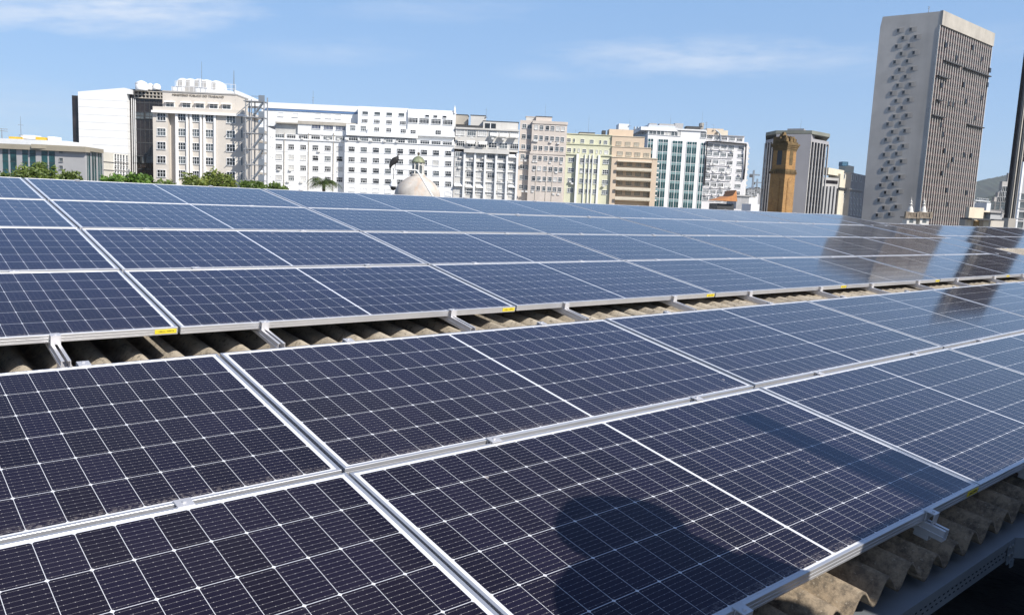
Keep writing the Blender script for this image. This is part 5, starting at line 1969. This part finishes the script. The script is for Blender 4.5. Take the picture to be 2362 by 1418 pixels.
def spine(pts, mats_fn=None, n=14, sq=.85):
    """continuous body through (x, z, radius) stations"""
    mb_ = MB()
    P_ = [Vector((p_[0], 0, p_[1])) for p_ in pts]
    k0 = 0
    for j, p_ in enumerate(P_):
        d0 = (P_[min(j + 1, len(P_) - 1)] - P_[max(j - 1, 0)]).normalized()
        up = Vector((-d0.z, 0, d0.x))
        for i_ in range(n):
            an_ = 2 * math.pi * i_ / n
            r_ = pts[j][2]
            mb_.v.append(tuple(p_ + up * (r_ * math.cos(an_)) + Vector((0, 1, 0)) * (r_ * sq * math.sin(an_))))
    for j in range(len(P_) - 1):
        for i_ in range(n):
            mb_.f.append((j * n + i_, j * n + (i_ + 1) % n, (j + 1) * n + (i_ + 1) % n, (j + 1) * n + i_))
    mb_.f.append(tuple(range(n)))
    mb_.f.append(tuple((len(P_) - 1) * n + i_ for i_ in range(n))[::-1])
    return mb_


q = kk
body = spine([(-105 * q, 40 * q, 10 * q), (-100 * q, 62 * q, 22 * q), (-80 * q, 100 * q, 44 * q), (-45 * q, 145 * q, 70 * q), (-5 * q, 185 * q, 78 * q), (35 * q, 225 * q, 62 * q), (58 * q, 262 * q, 36 * q),
              (64 * q, 290 * q, 20 * q), (68 * q, 312 * q, 15 * q), (74 * q, 326 * q, 18 * q), (84 * q, 332 * q, 18 * q), (96 * q, 328 * q, 12 * q), (106 * q, 318 * q, 6 * q), (110 * q, 306 * q, 2.5 * q)])
bo = body.build('body', [M_fea, M_skin_v], vt, True)
for p_ in bo.data.polygons:
    c_ = sum((bo.data.vertices[v].co for v in p_.vertices), Vector()) / len(p_.vertices)
    if c_.z > 280 * q:
        p_.material_index = 1
for sg in (-1, 1):
    w_ = spine([(-118 * q, 18 * q, 5 * q), (-100 * q, 62 * q, 26 * q), (-62 * q, 118 * q, 48 * q), (-18 * q, 172 * q, 60 * q), (24 * q, 218 * q, 48 * q), (50 * q, 246 * q, 14 * q)], sq=.22)
    wo = w_.build('wing', M_fea, vt, True)
    wo.location = (0, sg * 62 * q, 4 * q)
    mb_ = MB().tube([(18 * q, sg * 22 * q, 118 * q), (10 * q, sg * 20 * q, 70 * q), (4 * q, sg * 18 * q, 0)], 7 * q, 6, 4 * q)
    for fx in (-1, 0, 1):
        mb_.tube([(4 * q, sg * 18 * q, 3 * q), (26 * q, sg * 18 * q + fx * 12 * q, 1 * q)], 4 * q, 5, 2 * q)
    mb_.build('leg', M_skin_v, vt)
tl = MB().prism([(-128 * q, -8 * q), (-96 * q, -14 * q), (-66 * q, 70 * q), (-98 * q, 84 * q)], -26 * q, 26 * q, 'y').build('tail', M_fea, vt)

# ------------------------------------------------------------------ trees behind the ridge
M_bark = mat('bark', (.12, .09, .06), .95, 0, .2, 2)
LEAF = {'deep': leaf_mat('deep_green_leaves', (.10, .16, .03), (.27, .33, .07)),
        'bright': leaf_mat('bright_green_leaves', (.10, .21, .03), (.25, .38, .06)),
        'olive': leaf_mat('olive_leaves', (.15, .21, .035), (.33, .36, .09)),
        'hedge': leaf_mat('hedge_leaves', (.12, .20, .035), (.24, .32, .07)),
        'palm': leaf_mat('palm_fronds', (.05, .095, .02), (.17, .19, .06))}


def tree(x, yt, wpx, hpx, Z, kind, label, leaf=.22, n=1500, name='tree', flat=1., density=1., group=None):
    """crown whose top centre is at pixel (x, yt); wpx wide, hpx tall"""
    k_ = Z / FPX
    rg = random.Random(int(x * 7 + yt))
    a_ = CAM + ray(x, yt) * Z
    H = a_.z - GROUND
    t_ = thing(name, label, 'tree', (a_.x, a_.y, GROUND), 0, group)
    rw, rh = wpx * k_ / 2, hpx * k_
    zc_ = H - rh * .5
    mb_ = MB()
    mb_.tube([(0, 0, 0), (.1, .05, H * .4), (-.05, .1, zc_ - rh * .35)], .38, 8, .2)
    lobes = []
    nl = 11
    for i_ in range(nl):
        an_ = i_ * 2.4
        rr_ = rw * (.25 + .55 * rg.random())
        c_ = Vector((rr_ * math.cos(an_), rr_ * math.sin(an_), zc_ + rh * rg.uniform(-.4, .28)))
        lobes.append((c_, rw * rg.uniform(.26, .44), rh * rg.uniform(.2, .34)))
        mb_.tube([(-.05, .1, zc_ - rh * .4), tuple(c_ * .6 + Vector((0, 0, zc_ * .4 - rh * .1))), tuple(c_)], .13, 5, .03)
    lobes.append((Vector((0, 0, H - rh * .30)), rw * .38, rh * .30))
    mb_.build('trunk', M_bark, t_)
    cm_ = MB()
    for i_ in range(n):
        c_, ra, rb = rg.choice(lobes)
        u_ = Vector((rg.gauss(0, 1), rg.gauss(0, 1), rg.gauss(0, 1))).normalized()
        f_ = rg.random() ** .45 * (rg.uniform(1.1, 1.4) if rg.random() < .2 else 1)
        p_ = c_ + Vector((u_.x * ra, u_.y * ra, u_.z * rb)) * f_
        d_ = Vector((rg.gauss(0, 1), rg.gauss(0, 1), rg.gauss(0, .7))).normalized()
        e_ = d_.cross(Vector((rg.gauss(0, 1), rg.gauss(0, 1), rg.gauss(0, 1)))).normalized()
        l_ = leaf * rg.uniform(.6, 1.35)
        cm_.add([p_ - d_ * l_, p_ + e_ * l_ * .42, p_ + d_ * l_, p_ - e_ * l_ * .42], [(0, 1, 2, 3)])
    me_ = bpy.data.meshes.new('crown')
    me_.from_pydata(cm_.v, [], cm_.f)
    me_.materials.append(LEAF[kind])
    link('crown', me_, t_)
    return t_


tree(12, 394, 70, 60, 92, 'deep', 'dark green tree at far left edge before the grey offices', group='trees behind the ridge')
tree(62, 382, 74, 70, 90, 'deep', 'dark green tree with twin tops before the glass strips', n=1900, group='trees behind the ridge')
tree(84, 373, 50, 80, 96, 'deep', 'tallest dark green tree at far left', n=1500, group='trees behind the ridge')
tree(122, 383, 66, 70, 93, 'deep', 'dark green tree before the blank grey office wall', n=1700, group='trees behind the ridge')
tree(160, 395, 64, 60, 90, 'deep', 'rounded dark green tree right of the left clump', n=1600, group='trees behind the ridge')
tree(262, 403, 52, 40, 80, 'bright', 'small fresh green tree before the cream annex', n=900, group='trees behind the ridge')
tree(306, 398, 92, 50, 84, 'bright', 'broad bright green tree before the bronze glass', n=2400, group='trees behind the ridge')
tree(372, 413, 60, 36, 76, 'hedge', 'low pale green bush at the foot of the ministry', n=1100, leaf=.16, name='bush', group='trees behind the ridge')
tree(448, 403, 84, 50, 72, 'olive', 'loose olive tree before the ministry pilasters', n=1500, leaf=.17, group='trees behind the ridge')
tree(492, 389, 64, 62, 74, 'olive', 'tallest loose olive tree before the ministry', n=1300, leaf=.17, group='trees behind the ridge')
tree(522, 398, 54, 60, 73, 'olive', 'loose olive tree under the right ministry windows', n=1200, leaf=.17, group='trees behind the ridge')
tree(578, 416, 66, 36, 66, 'hedge', 'light green bush below the fire stair', n=1500, leaf=.14, name='bush', group='trees behind the ridge')
tree(634, 419, 76, 34, 66, 'hedge', 'light green bush below the left end of the white block', n=1600, leaf=.14, name='bush', group='trees behind the ridge')

# palm before the white block
ZM = 78.0
km = ZM / FPX
a = CAM + ray(747, 424) * ZM
pt_ = thing('palm_tree', 'feathery palm tree before the long white block', 'palm', (a.x, a.y, GROUND))
hp = a.z - GROUND
MB().tube([(0, 0, 0), (.1, 0, hp * .5), (0, 0, hp)], .24, 8, .16).build('trunk', M_bark, pt_)
pg = random.Random(4)
mb = MB()
for i in range(20):
    an = i * 2.399
    L = pg.uniform(1.5, 2.0)
    rise = pg.uniform(.15, .95) if i % 3 else pg.uniform(.8, 1.3)
    P_ = []
    for j in range(13):
        f = j / 12
        P_.append(Vector((math.cos(an) * L * f * (1.0 - .12 * f), math.sin(an) * L * f * (1 - .12 * f), hp + rise * math.sin(f * 2.1) * .75 - .75 * f * f)))
    for j in range(1, 13):
        d = (P_[j] - P_[j - 1]).normalized()
        sd = d.cross(Vector((0, 0, 1))).normalized()
        for k_ in (-1, 1):
            for h_ in (0, .5):
                b0 = P_[j - 1].lerp(P_[j], h_)
                ll = .55 * math.sin(math.pi * (.12 + .8 * j / 13)) + .1
                tip = b0 + sd * (k_ * ll) + d * ll * .55 - Vector((0, 0, ll * pg.uniform(.25, .6)))
                mb.add([b0 - d * .02, b0 + d * .03, tip], [(0, 1, 2)])
me = bpy.data.meshes.new('fronds')
me.from_pydata(mb.v, [], mb.f)
me.materials.append(LEAF['palm'])
link('fronds', me, pt_)

# ------------------------------------------------------------------ the person whose shadow lies on the front panel (stands beside the camera, out of frame)
M_sk = mat('skin', (.42, .25, .17), .5, 0, .05, 8)
M_shirt = mat('blue_work_shirt', (.10, .16, .26), .85, 0, .1, 6)
M_trs = mat('dark_trousers', (.03, .03, .04), .85, 0, .1, 6)
M_helm = mat('white_helmet_plastic', (.75, .75, .73), .35)


def skin_mesh(name, verts, edges, radii, m, parent, root=0, sub=2):
    me_ = bpy.data.meshes.new(name)
    me_.from_pydata(verts, edges, [])
    me_.materials.append(m)
    o_ = link(name, me_, parent)
    md_ = o_.modifiers.new('skin', 'SKIN')
    md_.use_smooth_shade = True
    for i_, r_ in enumerate(radii):
        me_.skin_vertices[0].data[i_].radius = r_ if isinstance(r_, tuple) else (r_, r_)
        me_.skin_vertices[0].data[i_].use_root = (i_ == root)
    o_.modifiers.new('smooth', 'SUBSURF').levels = sub
    o_.modifiers['smooth'].render_levels = sub
    bpy.context.view_layer.update()
    ev_ = o_.evaluated_get(bpy.context.evaluated_depsgraph_get())
    nm = bpy.data.meshes.new_from_object(ev_)
    o_.modifiers.clear()
    o_.data = nm
    for p_ in nm.polygons:
        p_.use_smooth = True
    return o_


def person(loc, rz):
    t_ = thing('person', 'person in blue work shirt and pale wide-brimmed hat standing on the terrace', 'person', loc, rz)
    V = [(0, 0, .94), (0, .01, 1.12), (0, .0, 1.32), (0, .01, 1.46), (0, .03, 1.56), (0, .045, 1.66),
         (-.19, 0, 1.40), (-.31, .0, 1.19), (-.16, .20, 1.30), (.19, 0, 1.40), (.26, -.02, 1.13), (.27, .03, .88),
         (-.10, 0, .86), (-.12, .02, .48), (-.12, -.03, .09), (-.12, .14, .035), (.10, 0, .86), (.12, .02, .48), (.12, -.03, .09), (.12, .14, .035)]
    E_ = [(0, 1), (1, 2), (2, 3), (3, 4), (4, 5), (2, 6), (6, 7), (7, 8), (2, 9), (9, 10), (10, 11), (0, 12), (12, 13), (13, 14), (14, 15), (0, 16), (16, 17), (17, 18), (18, 19)]
    Rr = [(.15, .11), (.14, .10), (.16, .11), .065, .055, (.075, .09), .06, .045, .028, .06, .045, .028, .085, .058, .04, .035, .085, .058, .04, .035]
    body_ = skin_mesh('body', V, E_, Rr, M_sk, t_)
    skin_mesh('shirt', [(0, 0, .96), (0, .01, 1.12), (0, 0, 1.32), (0, .01, 1.44), (-.19, 0, 1.40), (-.30, .0, 1.20), (.19, 0, 1.40), (.265, .02, 1.17)],
              [(0, 1), (1, 2), (2, 3), (2, 4), (4, 5), (2, 6), (6, 7)], [(.175, .13), (.16, .12), (.18, .13), .075, .08, .065, .08, .065], M_shirt, t_)
    skin_mesh('trousers', [(0, 0, .95), (-.10, 0, .84), (-.12, .02, .48), (-.12, -.03, .11), (.10, 0, .84), (.12, .02, .48), (.12, -.03, .11)],
              [(0, 1), (1, 2), (2, 3), (0, 4), (4, 5), (5, 6)], [(.17, .125), .105, .078, .068, .105, .078, .068], M_trs, t_)
    hd_ = MB().lathe([(.002, 1.515), (.045, 1.52), (.068, 1.56), (.076, 1.62), (.079, 1.67), (.07, 1.72), (.045, 1.755), (.002, 1.765)], 0, .045, 18).build('head', M_sk, t_, True)
    hd_.scale = (1, 1.18, 1)
    MB().prism([(.0, -.004), (.014, .012), (.0, .045)], -.011, .011, 'x').build('nose', M_sk, hd_).location = (0, .12, 1.61)
    for sg in (-1, 1):
        MB().lathe([(.001, -.006), (.011, 0), (.001, .006)], 0, 0, 8).build('eye', M_black, hd_).location = (sg * .03, .115, 1.648)
        MB().lathe([(.012, -.025), (.02, 0), (.012, .028)], 0, 0, 8).build('ear', M_sk, hd_).location = (sg * .078, .035, 1.635)
    MB().box(-.024, .024, -.002, .004, -.004, .004).build('mouth', mat('lips', (.30, .13, .11), .5), hd_).location = (0, .112, 1.575)
    hel = MB().lathe([(.195, 1.695), (.198, 1.703), (.118, 1.716), (.112, 1.76), (.10, 1.80), (.065, 1.825), (.002, 1.835)], 0, .05, 22).build('hat', M_helm, t_, True)
    fl_ = MB()
    for i_ in range(15):
        a0_, a1_ = R(185 + i_ * 170 / 15), R(185 + (i_ + 1) * 170 / 15)
        fl_.add([(.13 * math.cos(a0_), .045 + .13 * math.sin(a0_), 1.71), (.13 * math.cos(a1_), .045 + .13 * math.sin(a1_), 1.71), (.19 * math.cos(a1_), .02 + .15 * math.sin(a1_), 1.43), (.19 * math.cos(a0_), .02 + .15 * math.sin(a0_), 1.43)], [(0, 1, 2, 3)])
    fl_.build('shadow_flap', M_helm, hel)  # flap added to close the gap in the cast shadow
    for sg in (-1, 1):
        fv, fe_, fr_ = [], [], []
        base = Vector((0, 0, 0))
        fv.append(tuple(base)); fr_.append(.026)
        fv.append(tuple(base + Vector((-sg * .01, .06, -.01)))); fr_.append((.038, .018))
        fe_.append((0, 1))
        for q_ in range(4):
            i0 = len(fv)
            o0 = base + Vector((sg * (-.035 + q_ * .02), .085, -.012))
            ln = (.062, .075, .07, .055)[q_]
            fv += [tuple(o0), tuple(o0 + Vector((0, ln * .6, -.018))), tuple(o0 + Vector((0, ln * .85, -.05)))]
            fr_ += [.0095, .0085, .0075]
            fe_ += [(1, i0), (i0, i0 + 1), (i0 + 1, i0 + 2)]
        i0 = len(fv)
        fv += [tuple(base + Vector((-sg * .045, .045, -.01))), tuple(base + Vector((-sg * .065, .08, -.025)))]
        fr_ += [.011, .009]
        fe_ += [(0, i0), (i0, i0 + 1)]
        ho_ = skin_mesh('hand', fv, fe_, fr_, M_sk, t_, 0, 1)
        ho_.location = (sg * .27, .03, .885) if sg > 0 else (-.155, .205, 1.305)
        ho_.rotation_euler = (R(-90), 0, 0) if sg > 0 else (R(40), 0, R(-40))
    for sg in (-1, 1):
        skin_mesh('shoe', [(sg * .12, -.06, .04), (sg * .12, .05, .04), (sg * .125, .17, .03)], [(0, 1), (1, 2)], [.042, .047, .036], M_black, t_, 0, 1)
    return t_


person((.745, -2.10, -.74), R(10)).scale = (1.13, 1.12, 1.09)
p2_ = person((.49, -2.30, -.74), R(-5))  # extra unseen figure, added to broaden the shadow on its left side
p2_.scale = (1.10, 1.1, 1.04)
p2_['label'] = 'unseen second figure added to widen the shadow, left of the taller one'

# ------------------------------------------------------------------ the air: pale even haze between here and the hills
hz_ = bpy.data.materials.new('haze')
hz_.use_nodes = True
hn = hz_.node_tree.nodes
hn.clear()
ho = hn.new('ShaderNodeOutputMaterial')
hv = hn.new('ShaderNodeVolumePrincipled')
hv.inputs['Color'].default_value = (.93, .97, 1.0, 1)
hv.inputs['Density'].default_value = .00007
hv.inputs['Anisotropy'].default_value = .2
hz_.node_tree.links.new(hv.outputs[0], ho.inputs['Volume'])
tag(MB().box(-1600, 6100, -1600, 5600, GROUND - 1.5, 420).build('haze', hz_), kind='stuff')
